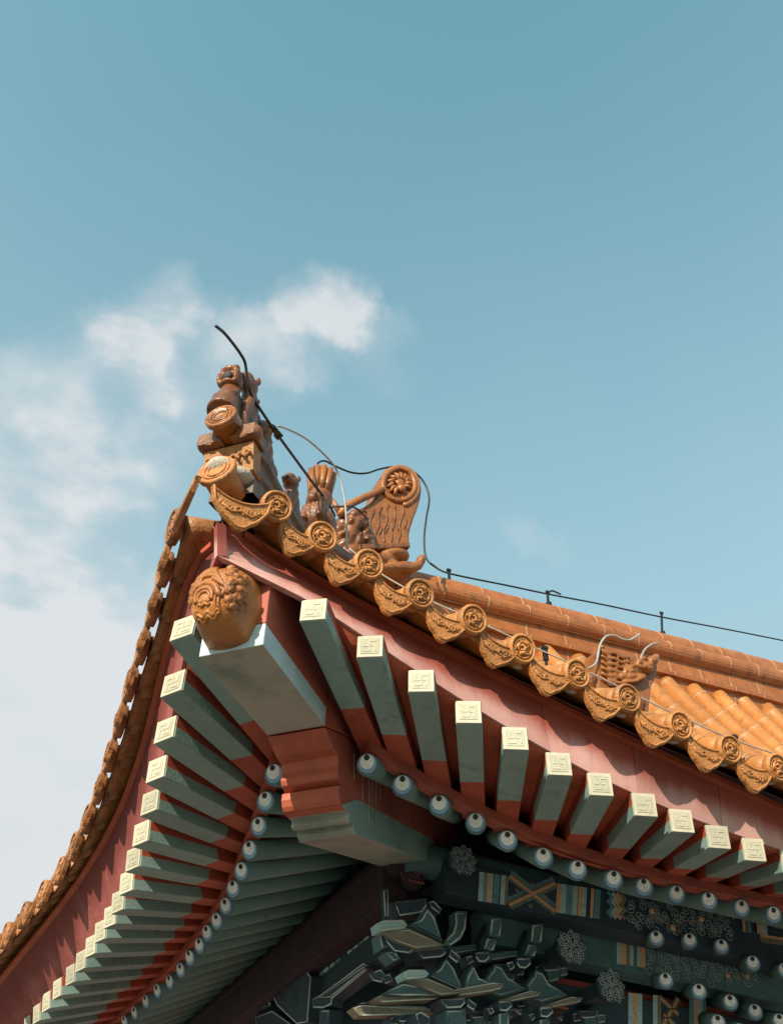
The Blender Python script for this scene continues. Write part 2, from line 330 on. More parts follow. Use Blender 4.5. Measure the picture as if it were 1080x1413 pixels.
ER = [(0.949,0.527,-0.251),(1.215,0.593,-0.289),(1.498,0.650,-0.325),(1.782,0.702,-0.352),(2.049,0.768,-0.380),(2.346,0.817,-0.409),(2.638,0.860,-0.414),(2.945,0.886,-0.409),(3.230,0.923,-0.392),(3.527,0.947,-0.375),(3.831,0.961,-0.357),(4.138,0.970,-0.347),(4.446,0.973,-0.336),(4.757,0.971,-0.336),(5.070,0.967,-0.338),(5.384,0.961,-0.342),(5.697,0.957,-0.343),(6.010,0.953,-0.345),(6.322,0.949,-0.347),(6.635,0.945,-0.349),(6.948,0.941,-0.350),(7.261,0.937,-0.352),(7.574,0.933,-0.354),(7.886,0.929,-0.356)]
EL = [(0.521,0.933,-0.228),(0.579,1.211,-0.266),(0.644,1.486,-0.297),(0.694,1.770,-0.330),(0.744,2.054,-0.354),(0.791,2.340,-0.363),(0.843,2.629,-0.370),(0.878,2.927,-0.370),(0.905,3.223,-0.356),(0.942,3.521,-0.350),(0.964,3.825,-0.346),(0.984,4.132,-0.347),(0.991,4.444,-0.351),(0.976,4.755,-0.338),(0.966,5.070,-0.344),(0.955,5.387,-0.354),(0.952,5.700,-0.356),(0.948,6.013,-0.358),(0.944,6.325,-0.360),(0.940,6.638,-0.361),(0.936,6.951,-0.363)]
TR = [(-0.088,-0.350,0.623),(0.213,-0.295,0.563),(0.527,-0.253,0.516),(0.878,-0.214,0.458),(1.245,-0.196,0.414),(1.607,-0.156,0.349),(2.002,-0.145,0.298),(2.389,-0.127,0.248),(2.795,-0.105,0.181),(3.197,-0.091,0.132),(3.595,-0.084,0.103),(3.996,-0.070,0.056),(4.396,-0.057,0.010),(4.797,-0.044,-0.036),(5.197,-0.030,-0.082),(5.598,-0.017,-0.128),(5.998,-0.004,-0.174),(6.399,0.010,-0.220),(6.799,0.023,-0.266),(7.200,0.037,-0.312),(7.600,0.050,-0.358),(8.001,0.063,-0.404),(8.401,0.077,-0.450)]
TL = [(-0.452,0.215,0.792),(-0.406,0.526,0.716),(-0.364,0.846,0.645),(-0.326,1.184,0.577),(-0.293,1.539,0.511),(-0.246,1.900,0.441),(-0.205,2.276,0.374),(-0.167,2.662,0.310),(-0.142,3.059,0.253),(-0.129,3.464,0.205),(-0.137,3.877,0.164),(-0.173,4.306,0.125),(-0.230,4.750,0.091),(-0.287,5.203,0.058),(-0.333,5.656,0.023),(-0.370,6.107,-0.013),(-0.397,6.553,-0.052),(-0.383,6.955,-0.104),(-0.370,7.357,-0.155),(-0.356,7.758,-0.206),(-0.343,8.158,-0.257),(-0.330,8.558,-0.308)]
def arr(A): return [Vector(p) for p in A]
FR, FL, ER, EL, TR, TL = map(arr, (FR, FL, ER, EL, TR, TL))
GZ = -4.7
def smoothrow(A, deg=4):                 # a fair curve through a measured row
    x = np.arange(len(A)); return [Vector([float(np.polyval(np.polyfit(x, [p[k] for p in A], deg), i)) for k in range(3)]) for i in x]
def tang(A, i):
    return (A[min(i+1, len(A)-1)]-A[max(i-1, 0)]).normalized()

# ground
g = MB(); nS = 24
g.add([(-400, -400, GZ), (400, -400, GZ), (400, 400, GZ), (-400, 400, GZ)], [(0, 1, 2, 3)])
tag(g.build('ground', STONE), kind='structure')

HALL = empty('palace_building', (4.2, 4.2, GZ))
tag(HALL, 'palace hall corner with upturned eaves, green rafters, painted brackets and amber tiled roof', 'building')

# hidden-side structure: walls, columns
w = MB(); w.box((6.4, 2.95, -2.1), (3.6, 0, 0), (0, .12, 0), (0, 0, 2.6)); w.box((2.95, 6.55, -2.1), (.12, 0, 0), (0, 3.46, 0), (0, 0, 2.6))
w.build('wall', WALLR, HALL)
for (x, y) in ((2.75, 2.75), (6.3, 2.75), (9.8, 2.75), (2.75, 6.3), (2.75, 9.8)):
    c = MB(); c.lathe([(.27, 0), (.30, .02), (.30, .16), (.25, .2), (.235, 3.2)], (x, y, GZ), (0, 0, 1), 20); c.build('column', WALLR, HALL)

# ---------------------------------------------------------------- rafters
TH = Vector((0, 0, 1))
RW = .148
# end emblem: raised border and a key fret of bars inside it
def end_panel(ctr, t, b, nout, parent):
    s = RW/2-.004
    p = MB()
    p.box(ctr+nout*.004, t*s, b*s, nout*.004, 0)
    z0 = ctr+nout*.0095
    p.box(z0, t*s*.72, b*s*.72, nout*.0016, 1)
    h = nout*.0035; z1 = ctr+nout*.0105
    def bar(x0, y0, x1, y1, wd=.052):
        a = t*((x0+x1)/2*s)+b*((y0+y1)/2*s)
        p.box(z1+a, t*(abs(x1-x0)/2*s+wd*s), b*(abs(y1-y0)/2*s+wd*s), h, 0)
    e = .46
    bar(0, -e, 0, e); bar(-e, .0, e, .0)
    h = h*1.12; bar(0, e, e, e); bar(e, 0, e, -e); bar(0, -e, -e, -e); bar(-e, 0, -e, e)
    return p.build('end_panel', [CREAM, FIELD], parent)

def flying_rafters(F, E, side):
    n = min(len(F), len(E))
    Fs, Es = smoothrow(F), smoothrow(E)
    tops = []
    for i in range(n):
        f = F[i]; q = E[i]+TH*.215
        a = (q-f).normalized(); ax2 = (Es[i]+TH*.215-Fs[i]).normalized(); a = (a*.4+ax2*.6).normalized()
        ln = (q-f).length*1.22
        te = TH.cross(a).normalized(); te = te if te.dot(tang(Fs, i)) > 0 else -te
        te = (te + TH*tang(Fs, i).z*.35).normalized(); ti = te
        up = (TH-a*TH.dot(a)).normalized(); b = (up*.7+TH*.3).normalized()
        mb = MB(); rings = []
        for (k, tt, bb) in ((0, te, b), (.70*.82, te*.5+ti*.5, up), (1, ti, up)):
            c = f+a*(ln*k)
            tt = tt.normalized()
            jit = (lambda: 0.0) if k != .70*.82 else (lambda: random.uniform(-.016, .016))
            rings.append([c+a*jit()+tt*(x*RW/2)+bb*(y*RW/2) for (x, y) in ((-1, -1), (1, -1), (1, .0), (1, 1), (-1, 1), (-1, .0))])
        vs = [p for r_ in rings for p in r_]; fs = []; ms = []
        fs.append((5, 4, 3, 2, 1, 0)); ms.append(0)
        for s_ in range(2):
            for j in range(6):
                k2 = (j+1) % 6; o = s_*6
                fs.append((o+j, o+k2, o+6+k2, o+6+j))
                ms.append(1 if s_ == 1 or j in (2, 4) else 0)     # green below, red upper sides, red root
        fs.append(tuple(range(12, 18))); ms.append(1)
        mb.add(vs, fs, ms)
        o = mb.build('flying_rafter', [GREEN, RED], HALL, bevel=.006)
        nout = te.cross(b); nout = nout if nout.dot(-a) > 0 else -nout
        end_panel(f, te, b, nout.normalized(), o)
        tops.append((f+b*(RW/2), q+up*(RW/2), f+a*ln+up*(RW/2)))
    return tops
topsR = flying_rafters(FR, ER, 0)
topsL = flying_rafters(FL, EL, 1)

def eave_rafters(F, E, side):
    Fs, Es = smoothrow(F, 4), smoothrow(E, 4); n = min(len(F), len(E)); out = []
    for i in range(n):
        e = E[i]; d = Es[i]-Fs[i]
        v = 1 if side == 0 else 0; u = 1-v
        dv = 1.75-e[v]; k = dv/d[v]
        q = e.copy(); q[v] = 1.75; q[u] = e[u]+d[u]*k; q.z = .05+.33*max(0, 1-i/8.0)**1.3
        a = (q-e).normalized(); far = e+a*((q-e).length*1.75)
        mb = MB(); mb.tube([e, far], .066, 18)
        o = mb.build('eave_rafter', DGREEN, HALL)
        up = (TH-a*TH.dot(a)).normalized()
        # painted dragon-eye end: four discs, each a little prouder and nearer the top
        for (r_, dy, d0, d1, mt_) in ((.069, 0, 0, .003, 0), (.058, .008, .0025, .006, 1), (.046, .018, .005, .009, 2), (.020, .042, .008, .013, 3)):
            pass
        p = MB(); jy = random.uniform(.85, 1.12); jx = random.uniform(-.14, .14)
        for (r_, dy, d0, d1, mt_) in ((.0655, 0, 0, .003, 0), (.0555, .008, .0025, .005, 1), (.0425, .018, .0045, .007, 2), (.0175, .041, .0065, .009, 3)):
            p.lathe([(r_, d0), (r_, d1)], e+up*(dy*jy)+a.cross(up)*jx*dy, -a, 22, mt_, smooth=False)
        p.build('painted_end', [EYEG, EYEB, EYEW, EYEK], o)
        out.append((e, q, far, up))
    return out
raR = eave_rafters(FR, ER, 0)
raL = eave_rafters(FL, EL, 1)

def strip_solid(name, rows, mats, thick, parent=HALL, bevel=0, mi=0):
    """rows: list of (lower, upper) points along a curve; a board between them, thick metres deep (a vector per row)."""
    mb = MB(); n = len(rows)
    vs = []
    for i, (a, b) in enumerate(rows):
        t = thick[i] if isinstance(thick, list) else thick
        vs += [a, b, b+t, a+t]
    fs = []; ms = []
    for i in range(n-1):
        for j in range(4):
            k = (j+1) % 4; fs.append((i*4+j, i*4+k, (i+1)*4+k, (i+1)*4+j)); ms.append(mi if j != 2 else mi)
    fs += [(3, 2, 1, 0), tuple((n-1)*4+k for k in range(4))]; ms += [mi, mi]
    mb.add(vs, fs, ms)
    return mb.build(name, mats, parent, bevel=bevel)

def interp(A, key, x):
    xs = [p[key] for p in A]
    return Vector([float(np.interp(x, xs, [p[k] for p in A])) if k != key else x for k in range(3)])

def eave_boards(F, E, T, tops, ra, side):
    inn = Vector((0, 1, 0)) if side == 0 else Vector((1, 0, 0)); u = 0 if side == 0 else 1
    # wide faded red board between the rafter ends and the tiles
    lows = [smoothrow([t[0] for t in tops], 5)[i] for i in range(len(tops))]
    Ts = smoothrow(T, 5)
    low0 = hw(-.495, 0, .185); up0 = hw(-.555, 0, .36)
    rows = [(low0, up0)]
    us = [p[u] for p in lows]
    NB = 46 if side == 0 else 30
    for k in range(NB+1):
        x = -.20+(us[-1]+.20)*k/NB
        if x < us[0]:
            t = (x-low0[u])/(us[0]-low0[u]); lo = low0*(1-t)+(lows[0]+inn*.025)*t
        else: lo = interp(lows, u, x)+inn*.025
        if x < Ts[0][u]:
            t = (x-up0[u])/(Ts[0][u]-up0[u]); hi = up0*(1-t)+(Ts[0]+inn*.20-TH*.11)*t
        else: hi = interp(Ts, u, x)+inn*(.20 if side == 0 else .13)-TH*.11
        rows.append((lo, hi))
    k0 = 0
    while k0 < len(rows)-1:
        k1 = min(len(rows)-1, k0+random.choice((4, 5, 6))); seg = [tuple(r_) for r_ in rows[k0:k1+1]]
        if k1 < len(rows)-1: d_ = (rows[k1][0]-rows[k1-1][0]).normalized()*.005; seg[-1] = (seg[-1][0]-d_, seg[-1][1]-d_)
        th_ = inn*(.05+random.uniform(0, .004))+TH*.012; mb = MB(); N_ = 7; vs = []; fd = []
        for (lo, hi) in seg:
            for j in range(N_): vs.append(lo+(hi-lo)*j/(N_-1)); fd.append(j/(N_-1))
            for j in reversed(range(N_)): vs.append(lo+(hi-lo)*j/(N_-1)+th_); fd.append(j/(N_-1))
        K_ = 2*N_; fs = [(i*K_+j, i*K_+(j+1) % K_, (i+1)*K_+(j+1) % K_, (i+1)*K_+j) for i in range(len(seg)-1) for j in range(K_)]
        fs += [tuple(reversed(range(K_))), tuple((len(seg)-1)*K_+j for j in range(K_))]
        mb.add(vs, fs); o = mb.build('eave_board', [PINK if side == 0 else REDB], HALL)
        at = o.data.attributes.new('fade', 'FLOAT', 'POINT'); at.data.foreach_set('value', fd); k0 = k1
    # narrow nailing strip under the tiles
    strip_solid('tile_batten', [(b-inn*.035-TH*.012, b-inn*.03+TH*.035) for (a, b) in rows[1:]], [DRED], inn*.05)
    # soffit boards: above the flying rafters, and above the round rafters
    m1 = MB(); m1.grid([[lows[i]+inn*.05+TH*.004, tops[i][1]+TH*.004, tops[i][2]+TH*.004] for i in range(len(tops))])
    c = lows[0]*0
    o = m1.build('soffit_board', [DRED], HALL); sd = o.modifiers.new('solid', 'SOLIDIFY'); sd.thickness = .03; sd.offset = 0
    up_ = TH*.074
    m2 = MB(); m2.grid([[r_[0]+up_, r_[1]+up_, r_[2]+up_] for r_ in ra])
    o = m2.build('rafter_boarding', [DRED], HALL); sd = o.modifiers.new('solid', 'SOLIDIFY'); sd.thickness = .01; sd.offset = 0
    # red edge strip carried by the round rafters
    Es = smoothrow(E, 5)
    strip_solid('edge_strip', [(e-inn*.035+TH*.076, e-inn*.035+TH*.150) for e in Es], [SIDER if side == 0 else RED], inn*.09, bevel=.004)
    return rows
rowsR = eave_boards(FR, ER, TR, topsR, raR, 0)
rowsL = eave_boards(FL, EL, TL, topsL, raL, 1)

# ---------------------------------------------------------------- corner beams
def hipprism(polys, w, name, mats, bevel=0):
    """polys: list of (points (h,z), edge material list, side material); widths +-w."""
    mb = MB()
    for pts, ems, sm in polys:
        P = [hw(h, -w, z) for h, z in pts]; off = hw(0, 2*w, 0)
        mb.prism(P, off, ems, cap0=sm, cap1=sm)
    return mb.build(name, mats, HALL, bevel=bevel, merge=False)
BM = [BGREEN, BLUEW, ORED, SIDER, GREEN]
# upper corner beam: lower pale band, red above
hipprism([([(-.215, -.228), (.652, -.192), (.652, -.07), (-.215, -.09)], [0, 2, 3, 1], 1),
          ([(-.215, -.09), (.652, -.07), (.652, -.192), (.92, -.085), (4.4, 1.05), (4.4, 1.5), (.65, .42), (-.215, .21)], [3, 3, 2, 2, 3, 3, 3, 3], 3)],
         .18, 'upper_corner_beam', BM, bevel=.007)
lo_prof = [(.655, -.20), (.79, -.257), (.868, -.262), (.888, -.315), (.882, -.36), (.900, -.388), (.965, -.404), (.917, -.425), (.915, -.468), (.935, -.502), (.975, -.524), (1.03, -.522), (1.08, -.516),
           (1.085, -.553), (1.115, -.562), (1.172, -.532), (1.178, -.57), (1.215, -.587)]
p1 = lo_prof + [(2.87, -.05), (2.87, .14), (1.165, -.36), (1.03, -.44), (.99, -.40), (4.35, .72), (4.35, 1.0), (.93, -.09)]
lo_band = [(.96, -.523), (1.03, -.522), (1.08, -.516), (1.085, -.553), (1.115, -.562), (1.172, -.532), (1.178, -.57), (1.215, -.587), (2.87, -.055), (2.87, .12), (1.22, -.36)]
lo_rest = [(.655, -.20), (.79, -.257), (.868, -.262), (.888, -.315), (.882, -.36), (.900, -.388), (.965, -.404), (.917, -.425), (.915, -.468), (.935, -.502), (.96, -.523), (1.22, -.36), (2.87, .12), (2.87, -.055), (4.35, .42), (4.35, 1.0), (.93, -.09)]
hipprism([(lo_band, [2, 0, 0, 0, 0, 0, 0, 0, 3, 3, 3], 4), (lo_rest, [2]*10+[3]*3+[3, 3, 3, 3], 3)], .178, 'lower_corner_beam', BM, bevel=.006)

lowb = [o for o in HALL.children if o.name.startswith('lower_corner_beam')][0] if len(HALL.children) else None
for (h0, z0, ln, w_) in ((1.28, -.05, .34, .006), (1.40, -.02, .42, .009), (1.46, -.02, .30, .006), (1.53, .02, .36, .007), (1.60, .03, .20, .005), (1.12, -.12, .16, .005)):
    q = MB(); n_ = 9
    q.ribbon([hw(h0+.02*j/n_+random.uniform(-.004, .004), .1785, z0-ln*j/n_) for j in range(n_+1)], w_, hw(0, 1, 0)); q.build('lime_streak', [MINTW], lowb)
# ---------------------------------------------------------------- roof slopes
def zr(u): return 1.66+.19*(u-1.4)
def vr(u): return 1.4+.1405*(u-1.4)
Ucorner = 1.4
class Slope:
    def __init__(s, T, side):
        s.side = side; s.T = [p if side == 0 else sw(p) for p in T]; s.Ts = smoothrow(s.T, 5)
        s.c0 = Vector((-.47, -.53, .49))
    def eave(s, u):
        A = [s.c0]+s.Ts
        xs = [p.x for p in A]
        if u > xs[-1]: u = xs[-1]
        return float(np.interp(u, xs, [p.y for p in A])), float(np.interp(u, xs, [p.z for p in A]))
    def vtop(s, u): return vr(u)
    def z(s, u, v):
        vt, zt = s.eave(u); uu = max(u, .2)
        k = (v-vt)/(vr(uu)-vt); k = max(k, -.1)
        return zt+(zr(uu)-zt)*(.55*k+.45*k*k)
    def pt(s, u, v, dz=0):
        p = Vector((u, v, s.z(u, v)+dz)); return p if s.side == 0 else sw(p)
    def m(s, p): return Vector(p) if s.side == 0 else sw(p)
SR, SL = Slope(TR, 0), Slope(TL, 1)

# one round tile end with its coiled relief
def disc_mesh():
    b = MB()
    b.lathe([(.078, -.05), (.092, -.045), (.094, -.004), (.090, .004), (.078, .005), (.074, -.003), (.0, -.003)], (0, 0, 0), (0, 0, 1), 28)
    b.tube([(math.cos(a)*.082, math.sin(a)*.082, .004) for a in np.linspace(0, 2*math.pi, 28, endpoint=False)], .0085, 6, closed=True)
    b.tube([(math.cos(a)*.060, math.sin(a)*.060, .000) for a in np.linspace(0, 2*math.pi, 24, endpoint=False)], .0055, 5, closed=True)
    # coiled dragon
    body = [(.045*math.cos(a)*(1-.09*(a-.6)), .045*math.sin(a)*(1-.09*(a-.6)), .001) for a in np.linspace(.6, 6.9, 24)]
    b.tube(body, [.010+.004*math.sin(i*.9) for i in range(24)], 6)
    b.tube([(-.02, .012, .002), (-.006, .020, .004), (.010, .012, .004), (.012, -.004, .004), (-.004, -.014, .003), (-.018, -.006, .002)], [.006, .009, .010, .009, .008, .004], 6)
    for a in (.4, 1.6, 2.9, 4.1, 5.3):
        b.tube([(.030*math.cos(a), .030*math.sin(a), .003), (.048*math.cos(a+.25), .048*math.sin(a+.25), .005), (.054*math.cos(a+.6), .054*math.sin(a+.6), .002)], [.006, .006, .003], 5)
    o = b.build('round_eave_tile', [PALE]); me = o.data; bpy.data.objects.remove(o); return me
def drip_mesh(var):
    rnd = random.Random(var); n = 22; b = MB(); Wd = .152
    top, bot = [], []
    for i in range(n+1):
        x = -1+2*i/n
        yt = -.052*(1-x*x)
        yb = -.052-.150*(1-abs(x)**1.7)**.8 - .014*abs(math.sin(x*math.pi*2.5))*(1-abs(x)) - .012*math.exp(-(x/.16)**2)
        if abs(x) > .97: yb = yt-.006
        top.append((x*Wd, yt)); bot.append((x*Wd, min(yb, yt-.006)))
    rows = []
    for zz, sh in ((-.014, 0), (.014, 0)):
        pass
    F_ = [(x, y, .013) for x, y in top]; G_ = [(x, y, .013) for x, y in bot]; Fb = [(x, y, -.015) for x, y in top]; Gb = [(x, y, -.015) for x, y in bot]
    mid = [((a[0]+c[0])/2, (a[1]+c[1])/2, .013) for a, c in zip(F_, G_)]
    b.grid([Fb, F_, mid, G_, Gb, Fb], smooth=False)
    # raised rims and leaf scrolls
    b.tube([(x, y-.008, .015) for x, y in top], .006, 5); b.tube([(x*.96, y*.96-.0+.006, .015) for x, y in bot], .007, 5)
    for k in range(11):
        cx = (-.8+1.6*k/10)*Wd*.82; xx = cx/Wd
        cy = -.052-.05*(1-xx*xx)-.012+rnd.uniform(-.012, .012)
        r0 = .010+.012*(1-abs(xx)); a0 = rnd.uniform(0, 6.3); dr = rnd.choice((-1, 1))
        b.tube([(cx+r0*(1-.13*j)*math.cos(a0+dr*j*.8), cy+r0*(1-.13*j)*math.sin(a0+dr*j*.8), .0155) for j in range(7)], [.006-.0004*j for j in range(7)], 5)
    b.tube([(-.10, -.09, .015), (-.05, -.125, .017), (0, -.11, .017), (.05, -.13, .017), (.10, -.092, .015)], .007, 5)
    o = b.build('drip_tile', [PALE]); me = o.data; bpy.data.objects.remove(o); return me
DISC = disc_mesh(); DRIPS = [drip_mesh(k) for k in range(3)]
def cap_mesh():
    b = MB(); b.lathe([(.028, -.05), (.030, 0), (.044, .012), (.047, .032), (.036, .058), (.014, .072), (0, .074)], (0, 0, 0), (0, 0, 1), 14)
    o = b.build('nail_cap', [BROWN]); me = o.data; bpy.data.objects.remove(o); return me
CAP = cap_mesh()

def leftg(o, side):
    if side: o.material_slots[0].link = 'OBJECT'; o.material_slots[0].material = LEFTG
def roof(S, T, side):
    n = len(T); inn = Vector((0, 1, 0)) if side == 0 else Vector((1, 0, 0)); alo = Vector((1, 0, 0)) if side == 0 else Vector((0, 1, 0))
    vis = 14 if side == 0 else 99
    for i in range(n):
        p0 = S.T[i]; u = p0.x; off = p0.z-S.z(u, p0.y)
        vend = min(vr(u), u-.10) if u < Ucorner+.1 else vr(u)
        vend = max(vend, p0.y+.12)
        L = vend-p0.y
        ts = [0, .012]; rr = [.080, .084]; d = .012
        path = []; rad = []; mi = []
        seglen = .36; s_ = 0.0
        steps = max(2, int(L/.06)); vv = [p0.y+L*k/steps for k in range(steps+1)]
        # follow the slope, with a lip and a mortar bead at every tile joint
        pts = [Vector((u, v, S.z(u, v)+off*max(0, 1-(v-p0.y)/.6))) for v in vv]
        acc = 0; nxt = .20; P2 = [pts[0]]; R2 = [.083]; M2 = []
        for a, c in zip(pts, pts[1:]):
            l = (c-a).length
            while acc+l > nxt:
                q = a+(c-a)*((nxt-acc)/l); dr = (c-a).normalized()
                if (q-P2[-1]).length > .02:
                    P2 += [q, q+dr*.004, q+dr*.016, q+dr*.020]; R2 += [.082, .0855, .0855, .083]
                    M2 += [0, 0, 1, 0]
                nxt += .40
            if (c-P2[-1]).length > .025: P2.append(c); R2.append(.083); M2.append(0)
            acc += l
        b = MB(); seg = 14
        wob = random.uniform(-.004, .004)
        ref = Vector((0, 0, 1))
        vs = []; 
        for k, q in enumerate(P2):
            t = (P2[min(k+1, len(P2)-1)]-P2[max(k-1, 0)]).normalized(); a_ = (ref-t*ref.dot(t)).normalized(); b_ = t.cross(a_)
            for j in range(seg):
                an = 2*math.pi*j/seg; vs.append(S.m(q+(a_*math.cos(an)+b_*math.sin(an))*R2[k]))
        fs = []; ms = []
        for k in range(len(P2)-1):
            for j in range(seg):
                jj = (j+1) % seg; fs.append((k*seg+j, k*seg+jj, (k+1)*seg+jj, (k+1)*seg+j)); ms.append(M2[k] if k < len(M2) else 0)
        fs += [tuple(range(seg)), tuple((len(P2)-1)*seg+j for j in range(seg))]; ms += [0, 0]
        b.add(vs, fs, ms, True)
        row = b.build('tile_row', [(ROWG if i > 7 else PALE) if side == 0 else LEFTG, JOINT], HALL)
        # round end, faces out and slightly down
        tl = tang(S.Ts, i); nrm = Vector((tl.y*.5+random.uniform(-.03, .03), -1, (-.30 if side == 0 else -.04)+random.uniform(-.05, .05)))
        M = frame(S.m(p0-Vector((0, .018, .004))), S.m(tl) if side == 0 else -S.m(tl), S.m(Vector((0, 0, 1))))
        z = S.m(nrm).normalized(); x = (S.m(tl)-z*S.m(tl).dot(z)).normalized()
        if side == 1: x = -x
        y = z.cross(x)
        rot = random.uniform(-.25, .25); x, y = x*math.cos(rot)+y*math.sin(rot), y*math.cos(rot)-x*math.sin(rot)
        M = Matrix((x, y, z)).transposed().to_4x4(); M.translation = S.m(p0-Vector((0, .018, .004)))
        if side: M = M @ Matrix.Diagonal((1.22, 1.22, 1.0, 1))
        leftg(inst(DISC, 'round_eave_tile', row, M), side)
        if L > .45 and i > 6:
            q = Vector((u, p0.y+.26, S.z(u, p0.y+.26)+off*.6+.078)); M = Matrix.Translation(S.m(q)); inst(CAP, 'nail_cap', row, M)
        if side: continue
        mm = MB(); mm.ell(S.m(p0+Vector((-.07, .10, .0))), S.m(Vector((.075, 0, 0))), S.m(Vector((0, .06, .02))), Vector((0, 0, .05)), 9, 6)
        mm.ell(S.m(p0+Vector((.07, .10, .0))), S.m(Vector((.06, 0, 0))), S.m(Vector((0, .06, .02))), Vector((0, 0, .045)), 9, 6)
        mm.build('mortar_fill', [MORTAR], row)
    # drip tiles hang between the round tiles
    for i in range(-1, n-1):
        a = S.T[i] if i >= 0 else hw(-.70, 0, .53); c = S.T[i+1]
        mid = (a+c)/2+Vector((random.uniform(-.006, .006), .0, -.118+random.uniform(-.008, .008)))
        if side: mid += Vector((0, -.05, .035))
        tl = (c-a).normalized(); z = S.m(Vector((tl.y*.4, -1, (-.22 if side == 0 else .06)+random.uniform(-.05, .05)))).normalized(); x = S.m(tl); x = (x-z*x.dot(z)).normalized()
        if side == 1: x = -x
        y = z.cross(x); M = Matrix((x, y, z)).transposed().to_4x4(); M.translation = S.m(mid)
        sc = (c-a).length/.385; M = M @ Matrix.Diagonal((max(.86, sc), 1, 1, 1))
        leftg(inst(DRIPS[i % 3], 'drip_tile', HALL, M), side)
    # pan tiles: concave channels with stepped laps
    b = MB()
    for i in range(0, n-1):
        a = S.T[i]; c = S.T[i+1]
        rows = []
        K = 34
        for k in range(K+1):
            row = []
            for j in range(7):
                u = a.x+(c.x-a.x)*j/6
                y0 = a.y+(c.y-a.y)*j/6; z0 = a.z+(c.z-a.z)*j/6
                ve = vr(max(u, .3)) if u > Ucorner else max(min(vr(max(u, .3)), u+.05), y0+.1)
                v = y0+(ve-y0)*k/K
                sag = -.052*(1-((j-3)/3)**2)
                z = S.z(u, v)+(z0-S.z(u, y0))*max(0, 1-(v-y0)/.6) - .045 + sag + .014*(1-((v*5.5) % 1))
                row.append(S.m(Vector((u, v, z))))
            rows.append(row)
        b.grid(rows)
    o = b.build('pan_tiles', [ROWG if side == 0 else LEFTG], HALL)
    sd = o.modifiers.new('solid', 'SOLIDIFY'); sd.thickness = .022; sd.offset = 1
    # closed deck under the tiles
    b = MB(); rows = []
    for k in range(30):
        u = -.40+(S.T[-1].x+.40)*k/29
        vt, zt = S.eave(u); ve = vr(max(u, .3)) if u > Ucorner else max(u, vt+.12)
        rows.append([S.m(Vector((u, vt+.15+(ve-vt-.15)*j/8, S.z(u, vt+.15+(ve-vt-.15)*j/8)-.15-.04*min(1, j/2)))) for j in range(9)])
    b.grid(rows); o = b.build('roof_deck', [DRED], HALL)
roof(SR, TR, 0)
roof(SL, TL, 1)

# main ridges: they start at the corner beast and run along each side
def main_ridge(S, side):
    u0, u1 = 1.55, 9.0; b = MB(); n = 44
    def prof(H): # (outward, height) loop: recess, ledge, flat band, fat roll, cap roll
        k = H/.60
        P = [(.10, -.35), (.10, .09*k), (.145, .095*k), (.150, .125*k), (.105, .135*k), (.095, .285*k), (.115, .292*k)]
        P += [(.115+.062*math.sin(a), (.365-.073*math.cos(a))*k) for a in np.linspace(.35, math.pi-.35, 7)]
        P += [(.100, .440*k)]
        P += [(.098*math.cos(a), (.447+.145*math.sin(a))*k) for a in np.linspace(0, math.pi/2, 7)]
        return P
    d = Vector((1, .1405, 0)).normalized(); out = Vector((d.y, -d.x, 0))
    def ring(u, grow=0, jog=0):
        H = .64+.040*(u-2.0); base = Vector((u, vr(u)+.10, zr(u)-.02+jog)); P = prof(H)
        r_ = [base+out*(x+grow)+TH*(y+grow*.7) for x, y in P]+[base-out*(x+grow)+TH*(y+grow*.7) for x, y in reversed(P)]
        return [S.m(p) for p in r_]
    us = []; u = u0; k = 0
    pitch = .48
    rings = []; ms = []
    while u < u1:
        jog = random.uniform(-.004, .004)
        rings += [ring(u, 0, jog), ring(u+pitch-.010, 0, jog), ring(u+pitch-.009, .003, 0), ring(u+pitch-.002, .003, 0)]
        ms += [0, 1, 1, 1]; u += pitch
    nn = len(rings[0]); vs = [p for r_ in rings for p in r_]; fs = []; mi = []
    for i in range(len(rings)-1):
        for j in range(nn):
            q = (j+1) % nn; fs.append((i*nn+j, i*nn+q, (i+1)*nn+q, (i+1)*nn+j)); mi.append(ms[i])
    fs += [tuple(range(nn)), tuple((len(rings)-1)*nn+j for j in range(nn))]; mi += [0, 0]
    b.add(vs, fs, mi, False)
    o = b.build('main_ridge', [RIDGE, JOINT], HALL)
    for (x, yk) in ((.112, .290), (.101, .442)):
        l = MB(); l.tube([S.m(Vector((u, vr(u)+.10, zr(u)-.02))+out*(x+.004)+TH*(yk*((.64+.040*(u-2.0))/.60))+TH*random.uniform(-.002, .002)) for u in np.arange(u0, u1, .25)], .0075, 5)
        l.build('mortar_line', [JOINT], o)
    for p in o.data.polygons: p.use_smooth = False
    return o
main_ridge(SR, 0); main_ridge(SL, 1)
# flat top between the two ridges (never seen from the court)
t = MB(); t.add([(1.5, 1.5, 1.7), (9, 2.47, 3.05), (9, 9, 3.1), (2.47, 9, 3.05)], [(0, 1, 2, 3)]); t.build('top_deck', [ROWG], HALL)

